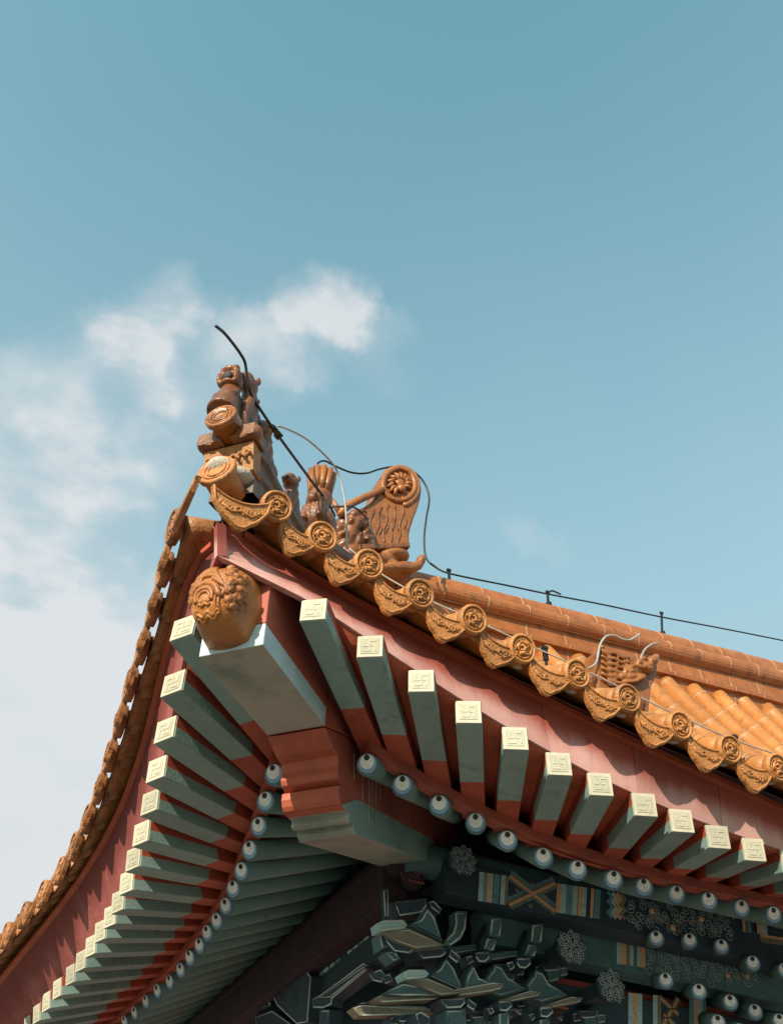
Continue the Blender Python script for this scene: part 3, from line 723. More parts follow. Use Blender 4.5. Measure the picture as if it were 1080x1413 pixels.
# hip ridge
def hipz(h): u = h/2**.5; return SR.z(u, u)
hs = [-.47, -.42, -.33, -.15, .05, .27, .45, .62, .80, 1.1, 1.5, 1.9]
ht = [1.05, 1.06, 1.085, 1.07, 1.05, 1.06, 1.17, 1.28, 1.40, 1.55, 1.72, 1.86]
b = MB(); rows = []
for h, z in zip(hs, ht):
    zb = min(hipz(h)-.12, z-.28) if h > -.3 else z-.42
    H = z-zb
    rows.append([hw(h, s*w_, zb+H*f_) for s, w_, f_ in ((1, .135, 0), (1, .130, .30), (1, .150, .34), (1, .150, .40), (1, .115, .44), (1, .105, .74), (1, .13, .78), (1, .125, .88), (1, .07, .98), (1, 0, 1.0), (-1, .07, .98), (-1, .125, .88), (-1, .13, .78), (-1, .105, .74), (-1, .115, .44), (-1, .150, .40), (-1, .150, .34), (-1, .130, .30), (-1, .135, 0))])
b.grid(rows, 0, False)
k = len(rows[0]); b.add(rows[0], [tuple(range(k))]); b.add(rows[-1], [tuple(range(k))])
hipr = b.build('hip_ridge', [GREYW, BROWN], HALL, merge=True)
# its stepped front end: lower round tile, scroll plaque, winged block, upper round tile
def big_disc(h, z, r, name, tilt, mt):
    c = hw(h, 0, z); ax = (hw(-1, 0, 0)*math.cos(tilt)-TH*math.sin(tilt)).normalized()
    b = MB(); b.lathe([(r*.80, .14), (r*.84, -.02), (r, -.03), (r*1.02, -.055), (r*.96, -.066), (r*.84, -.068), (r*.80, -.058), (0, -.058)], c-ax*.0, -ax, 26)
    for rr in (.66, .45): b.tube([c+ax*.060+(hw(0, 1, 0)*math.cos(a)+ax.cross(hw(0, 1, 0))*math.sin(a))*r*rr for a in np.linspace(0, 6.283, 22, endpoint=False)], r*.07, 5, closed=True)
    o = b.build(name, [mt], hipr); return o
big_disc(-.60, .655, .112, 'ridge_round_tile', -.12, PALE)
big_disc(-.66, 1.035, .096, 'ridge_round_tile', -.10, BEAST)
b = MB()
b.prism([hw(-.52, -.145, .76), hw(-.52, .145, .76), hw(-.58, .155, .93), hw(-.58, -.155, .93)], hw(.10, 0, 0), 0)
for s in (-1, 1):
    for j in range(3):
        c = Vector((0, 0, 0)); 
        b.tube([hw(-.565-.02*j*.3, s*(.03+.045*j)+.022*math.cos(a)*(1-.1*a), .84+.03*math.sin(a)*(1-.1*a)) for a in np.linspace(0, 5, 12)], .009, 5)
b.build('scroll_plaque', [PALE], hipr, bevel=.006)
b = MB(); b.ell(hw(-.5, 0, .735), hw(.10, 0, 0), hw(0, .14, 0), TH*.05, 14, 8); b.build('mortar_bed', [MORTAR], hipr); b = MB(); b.ell(hw(-.60, 0, .705), hw(.09, 0, -.02), hw(0, .09, 0), TH*.05, 14, 8)
b.build('mortar_bed', [MORTAR], hipr); b = MB(); b.ell(hw(-.63, -.01, 1.095), hw(.10, 0, 0), hw(0, .085, 0), TH*.035, 14, 8); b.build('mortar_bed', [MORTAR], hipr)
b = MB()
for s in (-1, 1):
    b.box(hw(-.55, s*.10, .985), hw(.08, 0, 0), hw(0, .075, 0), TH*.045)
    for q in range(4): b.tube([hw(-.62, s*(.085+.075*math.sin(a)*(1-.2*q)), .985+.05*math.cos(a)*(1-.2*q)) for a in np.linspace(0, 3.14, 9)], .009, 5)
    b.ell(hw(-.58, s*.165, .99), hw(.05, 0, 0), hw(0, .035, 0), TH*.05)
b.build('winged_block', [BROWN], hipr, bevel=.008)
# ---------------------------------------------------------------- glazed beast head that caps the corner beam
def cap_head():
    t = empty('beast_head', hw(-.30, 0, -.24))
    tag(t, 'large amber glazed beast head capping the tip of the corner beam under the eaves', 'ornament')
    b = MB()
    def surf(x, y):   # x right, y up in -1..1 -> depth
        return .27*max(0, 1-abs(x)**3.6)**.45*max(0, 1-abs(y)**3.2)**.42
    c0 = lambda x, y, d: hw(-.215-d, -.018+x*.165*(1-.22*max(0, -y)), -.010+y*.205)
    c1 = c0
    c0 = lambda x, y, d: c1(x*(1-.15*y*y), y*(1-.13*x*x), d)
    G_ = [[(-1+2*j/36, -1+2*i/36) for j in range(37)] for i in range(37)]
    b.grid([[c0(x, y, surf(x, y)) for x, y in r_] for r_ in G_])
    b.grid([[c0(x, y, 0 if max(abs(x), abs(y)) > .999 else -.03) for x, y in r_] for r_ in G_])
    def on_s(x, y, k=.0): return c0(x, y, surf(x, y)+k)
    b.build('head', [CAPG], t, merge=True)
    b = MB()
    def line(P, r, dy=-.36):
        if dy: P = [(x*1.12, y*1.1) for x, y in P]
        Q = catmull([Vector((x, y+dy, 0)) for x, y in P], 3)
        r = r*1.35; b.tube([on_s(p.x, p.y, r*.15) for p in Q], [r*(.55+.45*math.sin(math.pi*min(1, max(0, (k+1)/(len(Q)+1))))) for k in range(len(Q))], 7)
    # mane bands arching over the brow
    for q in range(5):
        s_ = 1-.16*q; line([(-.10-.62*s_, .26+.05*q), (-.10-.46*s_, .50+.09*q), (-.10-.2*s_, .64+.10*q), (-.10+.12*s_, .64+.10*q), (-.10+.36*s_, .50+.09*q), (-.10+.52*s_, .26+.05*q)], .011)
    # brow with rolled ends, the arched muzzle and its wavy creases
    line([(-.70, .20), (-.76, .10), (-.68, .02), (-.60, .08), (-.56, .18), (-.46, .30), (-.24, .40), (-.04, .40), (.16, .30), (.26, .18), (.32, .06), (.42, .03), (.47, .12), (.40, .19)], .015)
    line([(-.44, -.06), (-.43, .10), (-.32, .24), (-.14, .29), (.02, .24), (.12, .10), (.13, -.06)], .012)
    line([(-.34, -.02), (-.33, .08), (-.24, .17), (-.14, .19), (-.04, .17), (.04, .08), (.05, -.02)], .008)
    for y0 in (-.06, -.13): line([(-.36+.42*k/12, y0+.025*math.sin(k*1.1)) for k in range(13)], .008)
    for y0 in (-.34, -.40): line([(-.56+.95*k/16, y0+.035*math.sin(k*.95)+.04*k/16) for k in range(17)], .009)
    for x0 in (-.62, -.50, .24, .36): line([(x0, .02), (x0-.02, -.14), (x0, -.26), (x0+.02, -.36)], .007)
    # ear and cheek curls wrap round the right flank, a few on the left
    def curl(x, y, r_, a0, rv):
        line([(x+r_*(1-.075*k)*math.cos(a0+rv*k*.62), y+.9*r_*(1-.075*k)*math.sin(a0+rv*k*.62)) for k in range(12)], .013, 0)
        b.ell(on_s(x, y, .004), .022, .022, .022, 8, 6)
    for n_, (x, y, r_) in enumerate(((.62, .40, .14), (.80, .22, .12), (.64, .12, .12), (.82, -.04, .12), (.66, -.16, .12), (.84, -.30, .11), (.68, -.42, .11), (.60, -.02, .11), (.76, -.56, .10), (.74, .34, .11), (.56, .62, .12), (.86, .46, .10), (-.82, .2, .10), (-.86, -.04, .10), (-.80, .42, .10))): curl(x, y, r_, n_*1.3, 1 if n_ % 2 else -1)
    for k in range(7): line([(.52+.0*k, .46-.13*k), (.60, .40-.13*k), (.74, .38-.14*k), (.90, .30-.14*k)], .008, 0)
    b.build('carved_relief', [CAPG], t)
cap_head()

# ---------------------------------------------------------------- figures on the hip ridge
def seated_beast(h, zb, ht, lab, wd=1.0, kind=0, face=-1):
    t = empty('ridge_beast', hw(h, 0, zb)); tag(t, lab, 'roof figure', 'row of glazed figures on the hip ridge')
    b = MB(); k = ht/.42
    f = Vector(hw(face, 0, 0)); s = hw(0, 1, 0)
    o = hw(h, 0, zb)
    P = lambda x, y, z: o+f*(x*k)+s*(y*k*wd)+TH*(z*k)
    E_ = lambda x, y, z, a, c, d: b.ell(P(x, y, z), f*(a*k), s*(c*k*wd), TH*(d*k), 12, 8)
    E_(-.015, 0, .10, .085, .062, .105); E_(.005, 0, .20, .062, .052, .11); E_(.012, 0, .285, .046, .044, .065)
    E_(.035, 0, .352, .055, .048, .052); E_(.085, 0, .338, .036, .034, .030); E_(.06, 0, .375, .04, .04, .03)
    for y in (-.032, .032):
        b.tube([P(.05, y, .24), P(.072, y, .13), P(.07, y, .02)], [.026*k, .021*k, .022*k], 8)
        E_(.085, y, .014, .030, .02, .016); E_(-.02, y*1.6, .06, .06, .026, .055)
        E_(.01, y*1.1, .405, .016, .014, .026)
        if kind: E_(-.03, y*1.9, .24, .05, .018, .085)
    b.tube([P(-.08, 0, .05), P(-.115, 0, .12), P(-.10, 0, .22), P(-.075, 0, .29)], [.022*k, .026*k, .022*k, .010*k], 8)
    for j in range(4): b.tube([P(-.045-.005*j, y_, .34-.055*j) for y_ in (-.02, 0, .02)], .013*k, 6)
    E_(0, 0, -.012, .10, .065, .022)
    b.build('body', [BROWN], t, remesh=.0075*max(k, .8), smooth_it=1)
    m_ = MB(); m_.ell(P(.118, 0, .330), f*(.012*k), s*(.024*k*wd), TH*(.014*k), 8, 6); m_.build('open_mouth', [EYEK], t)
    return t
seated_beast(-.43, 1.08, .60, 'narrow brown seated beast close behind the rider at the ridge tip, topmost of the row', .8)
seated_beast(-.18, 1.06, .46, 'small dark brown seated beast second behind the rider, beside the black cable clamp', 1.1)
seated_beast(.27, 1.03, .46, 'brown seated beast with round head between cable clamp and crowned figure', 1.05, 0)

def rider():
    o = hw(-.625, -.04, 1.14); t = empty('ridge_rider', o); tag(t, 'dark mouthed brown glazed rider figure perched on the very tip of the hip ridge', 'roof figure')
    f = hw(-1, 0, 0); s = hw(0, 1, 0); P = lambda x, y, z: o+f*x+s*y+TH*z
    b = MB(); E_ = lambda x, y, z, a, c_, d: b.ell(P(x, y, z), f*a, s*c_, TH*d, 14, 9)
    b.tube([P(.035, 0, .01), P(.03, 0, .03), P(.015, 0, .10), P(.0, 0, .17), P(-.01, 0, .24), P(-.015, 0, .29)], [.088, .092, .082, .072, .058, .048], 16)
    b.tube([P(-.06, 0, .0), P(-.06, 0, .12), P(-.05, 0, .26)], [.07, .07, .05], 12)
    for y in (-.07, .07): b.tube([P(-.01, y*.8, .24), P(.03, y*.95, .17), P(.07, y*.5, .14)], [.022, .022, .016], 8)
    b.build('robe', [BROWN], t, remesh=.009, smooth_it=3)
    b = MB(); E_(-.02, 0, .35, .07, .066, .075); E_(.02, 0, .405, .05, .058, .03); E_(-.03, 0, .425, .05, .045, .03)
    for y in (-.055, .055): E_(.02, y, .34, .045, .022, .062); E_(.03, y*.8, .415, .025, .02, .018)
    E_(.03, 0, .285, .04, .05, .02)
    b.build('head', [BROWN], t, remesh=.008, smooth_it=1)
    b = MB(); E_(.045, 0, .338, .022, .036, .036); b.build('open_mouth', [EYEK], t)
rider()

def crowned():
    o = onhip(440, 728); o = hw(.70, 0, 1.42); t = empty('crowned_figure', o); tag(t, 'brown glazed figure with a tall fluted crown standing before the scroll beast', 'roof figure')
    f = hw(-1, 0, 0); s = hw(0, 1, 0); P = lambda x, y, z: o+f*x+s*y+TH*z
    b = MB(); b.ell(P(0, 0, .10), f*.12, s*.10, TH*.14); b.ell(P(.03, 0, .22), f*.09, s*.085, TH*.09); b.ell(P(.10, 0, .20), f*.05, s*.045, TH*.04)
    for y in (-.06, .06): b.tube([P(.08, y, .16), P(.11, y, .02)], [.03, .026], 8); b.ell(P(-.03, y*1.5, .07), f*.09, s*.03, TH*.08)
    b.lathe([(.088, .24), (.095, .30), (.088, .325), (.078, .335), (.084, .36)], P(0, 0, 0), TH, 16)
    b.build('body', [BROWN], t, remesh=.009, smooth_it=1)
    b = MB()
    for k in range(11):
        a = 2*math.pi*k/11
        b.tube([P(.066*math.cos(a), .066*math.sin(a), .34), P(.074*math.cos(a), .074*math.sin(a), .42), P(.088*math.cos(a), .088*math.sin(a), .535)], [.022, .023, .026], 8); b.ell(P(.088*math.cos(a), .088*math.sin(a), .535), .026, .026, .02, 8, 6)
    b.lathe([(.062, .33), (.078, .535)], P(0, 0, 0), TH, 14)
    b.build('fluted_crown', [BEAST], t)
crowned()

# ---------------------------------------------------------------- corner scroll beast at the end of the main ridge
def scroll_beast():
    V0 = 1.30
    q = lambda x, y, dv=0: onv(x, y, V0)+Vector((0, dv, 0))
    base = q(520, 797); t = empty('scroll_tailed_beast', base); tag(t, 'large amber ridge beast with spiral scroll tail and scaled body at the ridge corner', 'roof ornament')
    out = [(473, 724), (490, 712), (508, 699), (513, 684), (518, 668), (529, 657), (545, 652), (560, 656), (571, 668), (575, 686), (571, 706), (563, 728), (558, 746), (555, 762), (520, 766), (488, 764), (474, 750)]
    sm = catmull([Vector((x, y, 0)) for x, y in out+[out[0]]], 4)[:-1]
    b = MB(); b.prism([q(p.x, p.y, -.10) for p in sm], (0, .24, 0)); o = b.build('body', [BEAST], t, bevel=.025)
    # scroll: raised rim, inner ring, petals and an off-centre boss
    b = MB(); c = q(543, 679, -.105); X = (q(544, 679)-q(543, 679)); Y = (q(543, 678)-q(543, 679))
    cp = lambda r_, a, d=0: c+X*(r_*math.cos(a))+Y*(r_*math.sin(a))+Vector((0, -d, 0))
    b.tube([cp(22, a) for a in np.linspace(0, 6.283, 30, endpoint=False)], .026, 8, closed=True)
    b.tube([cp(28.5-.25*k, a, -.01) for k, a in enumerate(np.linspace(-1.35, 3.5, 26))], [.026]*20+[.024, .022, .02, .016, .012, .008], 8)
    for k in range(11):
        a = -.5+k*.46; b.tube([cp(6+2*math.sin(k), a, .01), cp(11, a+.05, .022), cp(16.5, a+.18, .008)], [.014, .022, .010], 7)
    b.ell(cp(7.5, -1.3, .02), .042, .03, .042, 12, 8); b.ell(cp(2, 1.2, .01), .05, .02, .05, 12, 8)
    b.build('scroll_tail', [BEAST], t)
    # scale lines down the body, long mane bar running up to the scroll
    b = MB()
    for k in range(6):
        x0 = 497+10.5*k; y0 = 716-3.2*k+ (0 if k < 4 else 4)
        b.tube([q(x0-j*1.1+1.6*math.sin(j*1.5+k), y0+j*(762-y0)/8, -.102) for j in range(9)], .008, 5)
    for k in range(7):
        x0 = 500+8.5*k; b.tube([q(x0, 735-3*k, -.101), q(x0+2, 744-2.6*k, -.105), q(x0-1, 752-2*k, -.101)], .006, 5)
    b.build('scale_lines', [BROWN], t)
    b = MB(); b.tube([q(460, 724, -.13), q(466, 715, -.13), q(476, 708, -.13), q(497, 698, -.13), q(520, 687, -.115)], [.03, .036, .034, .032, .028], 9); b.tube([q(462, 719, -.11), q(455, 706, -.10), q(452, 697, -.09)], [.03, .024, .012], 8)
    b.build('mane_bar', [BEAST], t)
    # dragon face to the left
    b = MB()
    E_ = lambda x, y, rx, ry, rv, dv=0: b.ell(q(x, y, dv), X*rx, Y*ry, Vector((0, rv, 0)), 12, 8)
    E_(478, 742, 14, 22, .15); E_(470, 728, 12, 11, .13); E_(462, 738, 9, 8, .10, -.03); E_(472, 757, 13, 9, .12); E_(466, 748, 6, 4, .12, -.04); E_(480, 723, 8, 6, .06, -.12); E_(484, 734, 8, 9, .05, -.12); E_(489, 754, 10, 12, .12, -.02)
    E_(474, 733, 4, 4, .03, -.145); E_(480, 770, 16, 14, .13); E_(470, 785, 16, 14, .13); E_(488, 775, 12, 18, .12)
    for k in range(5): b.tube([q(484+3*k, 722+9*k, -.13), q(492+2*k, 718+9*k, -.14), q(498+k, 722+8*k, -.12)], [.022, .018, .008], 7)
    b.build('face', [BROWN], t, remesh=.012, smooth_it=1)
    # collar, foot and curled toe it stands on
    b = MB(); b.prism([q(x, y, -.06) for x, y in ((464, 728), (480, 712), (508, 700), (512, 762), (470, 768))], (0, .16, 0)); b.build('neck', [BEAST], t, bevel=.02)
    b = MB(); b.prism([q(x, y, -.14) for x, y in ((486, 764), (555, 761), (556, 768), (486, 772))], (0, .30, 0)); b.build('collar', [BROWN], t, bevel=.012)
    b = MB(); E_(535, 775, 26, 9, .17); E_(515, 783, 30, 10, .17); E_(548, 790, 22, 6, .15); E_(495, 785, 20, 14, .16)
    b.tube([q(526, 786, -.10), q(540, 794, -.11), q(556, 795, -.11), q(568, 791, -.11), q(573, 785, -.10)], [.05, .05, .046, .042, .034], 9); E_(572, 784, 6, 6.5, .06, -.10)
    E_(520, 797, 40, 8, .17)
    b.build('foot', [BEAST], t, remesh=.011, smooth_it=2)
scroll_beast()

# ---------------------------------------------------------------- dragon head on the right slope
def dragon_head():
    V1 = .30; q = lambda x, y, dv=0: onv(x, y, V1)+Vector((0, dv, 0))
    base = q(868, 985); t = empty('dragon_head', base); tag(t, 'amber dragon head plaque with flowing mane standing on the tiles below the main ridge', 'roof ornament')
    X = q(869, 930)-q(868, 930); Y = q(868, 929)-q(868, 930)
    b = MB()
    out = [(823, 955), (824, 900), (827, 893), (833, 891), (858, 900), (880, 910), (887, 905), (895, 902), (903, 908), (907, 920), (905, 933), (899, 947), (897, 962), (894, 990), (862, 992), (845, 985)]
    b.prism([q(x, y, 0) for x, y in out], (0, .20, 0)); b.build('back_slab', [BEAST], t, bevel=.014)
    b = MB()
    # mane strands, brow, eye, snout and jaw in high relief
    for k in range(6):
        y0 = 897+8*k; b.tube(catmull([q(828, y0, -.005), q(836, y0+5, -.012), q(846, y0+5, -.008), q(856, y0+11-k*.8, -.012), q(866, y0+10-k*1.5, -.008)], 4), .016, 6)
        b.tube(catmull([q(830+k, y0+4, -.005), q(840, y0+10, -.010), q(852, y0+12-k, -.006)], 3), .009, 5)
    E_ = lambda x, y, rx, ry, rv, dv=0: b.ell(q(x, y, dv), X*rx, Y*ry, Vector((0, rv, 0)), 12, 8)
    E_(872, 926, 13, 9, .05); E_(884, 921, 13, 8, .06); E_(896, 915, 10, 8, .07); E_(901, 910, 6, 6, .06); E_(875, 919, 4.5, 4.5, .04, -.04); E_(882, 914, 7, 3.5, .05, -.02)
    E_(868, 936, 12, 6, .05); E_(880, 936, 10, 4.5, .055); E_(866, 930, 6, 4, .05, -.01); E_(890, 927, 9, 4, .06, -.01); E_(858, 934, 6, 5, .04)
    b.tube([q(858, 930, -.03), q(868, 923, -.05), q(880, 926, -.055), q(893, 921, -.06)], .015, 6)
    b.tube([q(860, 943, -.02), q(872, 944, -.04), q(884, 938, -.045)], .013, 6)
    b.build('face_relief', [BEAST], t, remesh=.0075, smooth_it=1)
    b = MB(); b.lathe([(.016, 0), (.016, .02), (.006, .021)], q(879, 981, 0), (0, -1, 0), 12); b.lathe([(.02, 0), (.02, .006), (.012, .008)], q(879, 981, 0), (0, -1, 0), 14); b.build('bolt', [MORTAR], t)
    b = MB()
    b.tube(catmull([q(803, 924, -.02), q(812, 923, -.02), q(820, 916, -.02), q(823, 902, -.02), q(826, 890, -.02), q(834, 880, -.02), (q(845, 879, -.02)), q(856, 884, -.02), q(866, 885, -.02), q(874, 881, -.02), q(880, 877, -.02)], 5), .0085, 6)
    b.build('whisker_wire', [GREYC], t)
    b = MB(); b.tube(catmull([q(880, 914, -.02), q(882, 906, -.03), q(887, 898, -.03), q(896, 892, -.03), q(904, 890, -.03)], 5), .0085, 6); b.build('whisker_wire', [GREYC], t)
dragon_head()

# ---------------------------------------------------------------- lightning cables and their stands
def cable(name, label, pts, r, mt, group=None, n=6):
    b = MB(); b.tube(catmull(pts, n), r, 8); o = b.build(name, [mt]); tag(o, label, 'cable', group); return o
hp = lambda x, y, w=.06: onhip(x, y, w)
rod = cable('lightning_rod', 'thick black rod rising over the ridge tip and leaning across the figures', [hp(298, 450), hp(309, 459), hp(320, 472), hp(331, 487), hp(338, 500), hp(341, 520), hp(345, 540), hp(356, 560), hp(381, 597), hp(405, 630), hp(430, 664), hp(452, 693), hp(462, 712)], .0095, BLACKC)
b = MB(); c = hp(381, 596); dd = (hp(386, 603)-hp(376, 589)).normalized(); b.box(c, dd*.042, dd.orthogonal().normalized()*.019, dd.cross(dd.orthogonal()).normalized()*.019); b.box(hp(384, 601), dd*.012, dd.orthogonal().normalized()*.025, dd.cross(dd.orthogonal()).normalized()*.022)
tag(b.build('cable_clamp', [BLACKC], bevel=.004), 'small black clamp gripping the leaning rod above the second beast', 'clamp')
b = MB(); b.tube([hp(453, 694), hp(453, 720), hp(451, 745)], .010, 7); tag(b.build('rod_stay', [BLACKC]), 'short black upright stay below the lower end of the leaning rod', 'stay')
VV = 1.12
cable('white_cable', 'thin pale grey cable sagging from the clamp past the fluted crown', [hp(384, 588), onv(396, 592, .1), onv(420, 604, .35), onv(442, 622, .6), onv(461, 643, .7), onv(470, 664, .75), onv(476, 695, .75), onv(478, 725, .75), onv(479, 757, .75)], .0075, GREYC)
vr_ = lambda x, y, d=0: onv(x, y, 1.25+d)
ridge_pts = [(615, 790), (650, 798), (700, 808), (757, 820), (830, 834), (910, 851), (1000, 868), (1080, 884), (1160, 901), (1230, 916)]
def ridge_on(x, y):         # the vertical plane through the top of the main ridge
    n = Vector((-.1405, 1, 0)).normalized(); return on(x, y, n, n.dot(Vector((1.4, 1.5, 0))))
cable('black_cable', 'black cable looping round the scroll tail and running on stands along the main ridge', [vr_(437, 652), vr_(438, 640), vr_(448, 636), vr_(462, 643), vr_(485, 652), vr_(505, 653), vr_(525, 647), vr_(548, 644), vr_(570, 651), vr_(585, 666), vr_(592, 688), vr_(588, 715), vr_(585, 745), vr_(588, 770), vr_(600, 782)]+[ridge_on(*p) for p in ridge_pts], .009, BLACKC)
cable('looped_cable', 'short dark cable arching from the rod end over the scaled body', [hp(455, 700), vr_(470, 699, -.35), vr_(488, 700, -.2), vr_(503, 712, -.15), vr_(513, 732, -.15), vr_(519, 757, -.2)], .008, BLACKC)
for (x, y, y2, lab) in ((619, 787, 806, 'black cable stand nearest the scroll beast on the main ridge'), (755, 817, 834, 'bent black cable stand at the middle of the main ridge'), (912, 846, 874, 'black cable stand above the dragon head on the main ridge')):
    t = MB(); a = ridge_on(x, y); c = ridge_on(x+1, y2); c2 = ridge_on(x+3, y2+6)
    ax = Vector((1, .14, 0)).normalized()
    t.box((a+c)/2, ax*.014, Vector((-.14, 1, 0))*.006, (a-c)/2); t.box(c, ax*.02, Vector((-.14, 1, 0))*.03, TH*.02)
    t.box(a-TH*.0, ax*.02, Vector((-.14, 1, 0))*.014, TH*.012)
    if x == 755: t.tube([ridge_on(753, 818), ridge_on(762, 815), ridge_on(773, 820)], .010, 6)
    tag(t.build('cable_stand', [BLACKC], bevel=.003), lab, 'cable stand', 'cable stands on the main ridge')
# thin wire strung along the eave over the round tiles
ew = lambda x, y, v: onv(x, y, v)
pts = [(482, 757, .35), (520, 788, .30), (560, 812, .22), (600, 832, .15), (660, 858, .08), (720, 886, .04), (790, 917, .0), (858, 950, -.03), (930, 985, -.05), (1015, 1022, -.06), (1090, 1048, -.06), (1200, 1092, -.04)]
cable('eave_wire', 'thin grey wire strung low over the round tiles along the right eave', [ew(*p) for p in pts], .0055, GREYC)
for (x, y, v, lab) in ((752, 903, .04, 'small black wire holder beside the tiles left of the dragon head'), (1015, 1026, -.05, 'small black wire holder on the tiles at the right edge')):
    b = MB(); p = ew(x, y, v); b.box(p, (.016, 0, 0), (0, .012, 0), (0, 0, .05)); b.box(p+TH*.05, (.02, 0, 0), (0, .016, 0), (0, 0, .012)); b.box(p-TH*.1, (.008, 0, 0), (0, .008, 0), (0, 0, .09))
    tag(b.build('wire_holder', [BLACKC], bevel=.003), lab, 'wire holder', 'wire holders on the eave')

# ---------------------------------------------------------------- purlins and painted beams
NV = Vector((0, -1, 0)); NU = Vector((-1, 0, 0))
def pbeam(side, name, plane, z0, z1, a, c, m_, dep=.2):
    b = MB(); lo, hi = min(z0, z1), max(z0, z1)
    ctr = Vector(((a+c)/2, plane+dep/2, (lo+hi)/2)); e = [Vector(((c-a)/2, 0, 0)), Vector((0, dep/2, 0)), Vector((0, 0, (hi-lo)/2))]
    if side: ctr = sw(ctr); e = [sw(x) for x in e]
    b.box(ctr, *e); return b.build(name, [m_], HALL, bevel=.006)
# round purlin that carries the rafters, then the painted beam below it
for side in (0, 1):
    b = MB(); P0, P1 = Vector((1.9, 1.90, -.06)), Vector((9.5, 1.90, -.06))
    if side: P0, P1 = sw(P0), sw(P1)
    b.tube([P0, P1], .125, 20); b.build('purlin', [TEAL if side == 0 else MAROON], HALL)
beamA = pbeam(0, 'painted_beam', 1.75, -.08, -.33, 2.15, 9.4, NAVY)
pbeam(1, 'painted_beam', 1.78, -.10, -.40, 2.0, 9.4, MAROON)
beamB = pbeam(0, 'painted_beam', 1.98, -.26, -.52, 2.6, 9.4, TEAL)
beamC = pbeam(0, 'painted_beam', 2.20, -.62, -1.05, 2.3, 9.4, NAVY)
beamBL = pbeam(1, 'painted_beam', 1.95, -.36, -.60, 2.0, 9.4, NAVY)
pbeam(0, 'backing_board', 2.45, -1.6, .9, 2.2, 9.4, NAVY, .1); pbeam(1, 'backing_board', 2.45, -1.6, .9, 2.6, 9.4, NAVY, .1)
b = MB(); b.box((6.2, 2.32, -.60), (3.2, 0, 0), (0, .05, 0), (0, 0, .05)); b.build('red_rail', [RED], HALL)
def quad(b, pts, v, m_, d=.004, u=None):
    P = [onv(x, y, v-.001) if u is None else onu(x, y, u-.001) for x, y in pts]; b.prism(P, (NV if u is None else NU)*d, m_)
PAINT = [MINT, TEALB, ORANGE, BOSSL, NAVY, TAN]
def bands(b, spec, top, bot, v, lean=0):
    for (x0, x1, c) in spec: quad(b, [(x0, top(x0)), (x1, top(x1)), (x1-lean, bot(x1)), (x0-lean, bot(x0))], v, c, .004+.0006*(c % 3))
def spiral(b, c, r_, X, Y, m_, turns=1.6, w=.006, rev=1, a0=0):
    b.tube([c+X*(r_*(1-t*.85)*math.cos(a0+rev*t*turns*6.283))+Y*(r_*(1-t*.85)*math.sin(a0+rev*t*turns*6.283)) for t in np.linspace(0, 1, 16)], w, 5, m_)
def cloud_field(b, pts, v, seed, rs=(.034, .05)):
    rnd = random.Random(seed)
    for (x, y) in pts:
        x += rnd.uniform(-3.5, 3.5); y += rnd.uniform(-3.5, 3.5); c = onv(x, y, v-.003); spiral(b, c, rnd.uniform(*rs), Vector((1, 0, 0)), TH, 3, 1.5, .0034, rnd.choice((-1, 1)), rnd.uniform(0, 6.28))
# beam A, right
b = MB(); tp = lambda x: 1203+(x-660)*.149; bt = lambda x: 1243+(x-660)*.149
b.prism([onv(659, tp(659)-1, 1.749), onv(832, tp(832)-1, 1.749), onv(830, bt(830)+1, 1.749), onv(657, bt(657)+1, 1.749)], NV*.0015, 4); b.build('painted_ground', PAINT, beamA); b = MB()
bands(b, [(661, 667, 0), (667, 672, 1), (672, 677, 2), (677, 680, 0), (681, 689, 1), (691, 697, 0), (697, 701, 5)], tp, bt, 1.75, 2); b.build('painted_band', PAINT, beamA); b = MB()
bands(b, [(768, 774, 2), (774, 781, 0), (781, 790, 1), (790, 797, 0), (798, 803, 2), (803, 809, 0), (815, 819, 2), (820, 828, 1)], tp, bt, 1.75, 2)
b.build('painted_band', PAINT, beamA); b = MB()
for (p, q_, w_) in (((703, 1207), (766, 1256), .085), ((765, 1217), (702, 1247), .085)): b.ribbon([onv(*p, 1.7485-(.001 if p[0] > 750 else 0)), onv(*q_, 1.7485-(.001 if p[0] > 750 else 0))], w_, NV, 1)
for (p, q_, c, w_) in (((703, 1209), (766, 1258), 5, .055), ((765, 1219), (702, 1249), 5, .055), ((703, 1209), (766, 1258), 2, .022), ((765, 1219), (702, 1249), 2, .022)):
    b.ribbon([onv(*p, 1.748-(.006 if c == 2 else 0)-(.002 if p[0] > 750 else 0)), onv(*q_, 1.748-(.006 if c == 2 else 0)-(.002 if p[0] > 750 else 0))], w_, NV, c)
for (x, y) in ((713, 1228), (752, 1237), (735, 1220), (731, 1249)): b.lathe([(.018, 0), (.018, .006)], onv(x, y, 1.75), NV, 10, 5)
b.build('painted_cross', PAINT, beamA); b = MB()
for k, (dx, c) in enumerate(((0, 1), (6, 0), (12, 2), (18, 5))):
    b.ribbon([onv(840+dx+(4 if j % 2 else -2), 1231+j*7+dx*.15, 1.746-.001*k) for j in range(6)], .035, NV, c)
b.build('painted_wave', PAINT, beamA); b = MB()
cloud_field(b, [(872+12*i, 1247+9*j+1.3*i+(4 if i % 2 else 0)) for i in range(12) for j in range(4)], 1.75, 3)
b.build('cloud_scroll', PAINT, beamA); b = MB()
for (x, y) in ((899, 1257), (967, 1268), (928, 1280)): b.ell(onv(x, y, 1.745), .026, .012, .026, 10, 6, 2)
b.build('painted_flower', PAINT, beamA); b = MB()
bands(b, [(1022, 1026, 2), (1028, 1034, 1), (1042, 1047, 2), (1047, 1056, 0)], lambda x: 1262+(x-1020)*.15, lambda x: 1285+(x-1020)*.15, 1.75, -2)
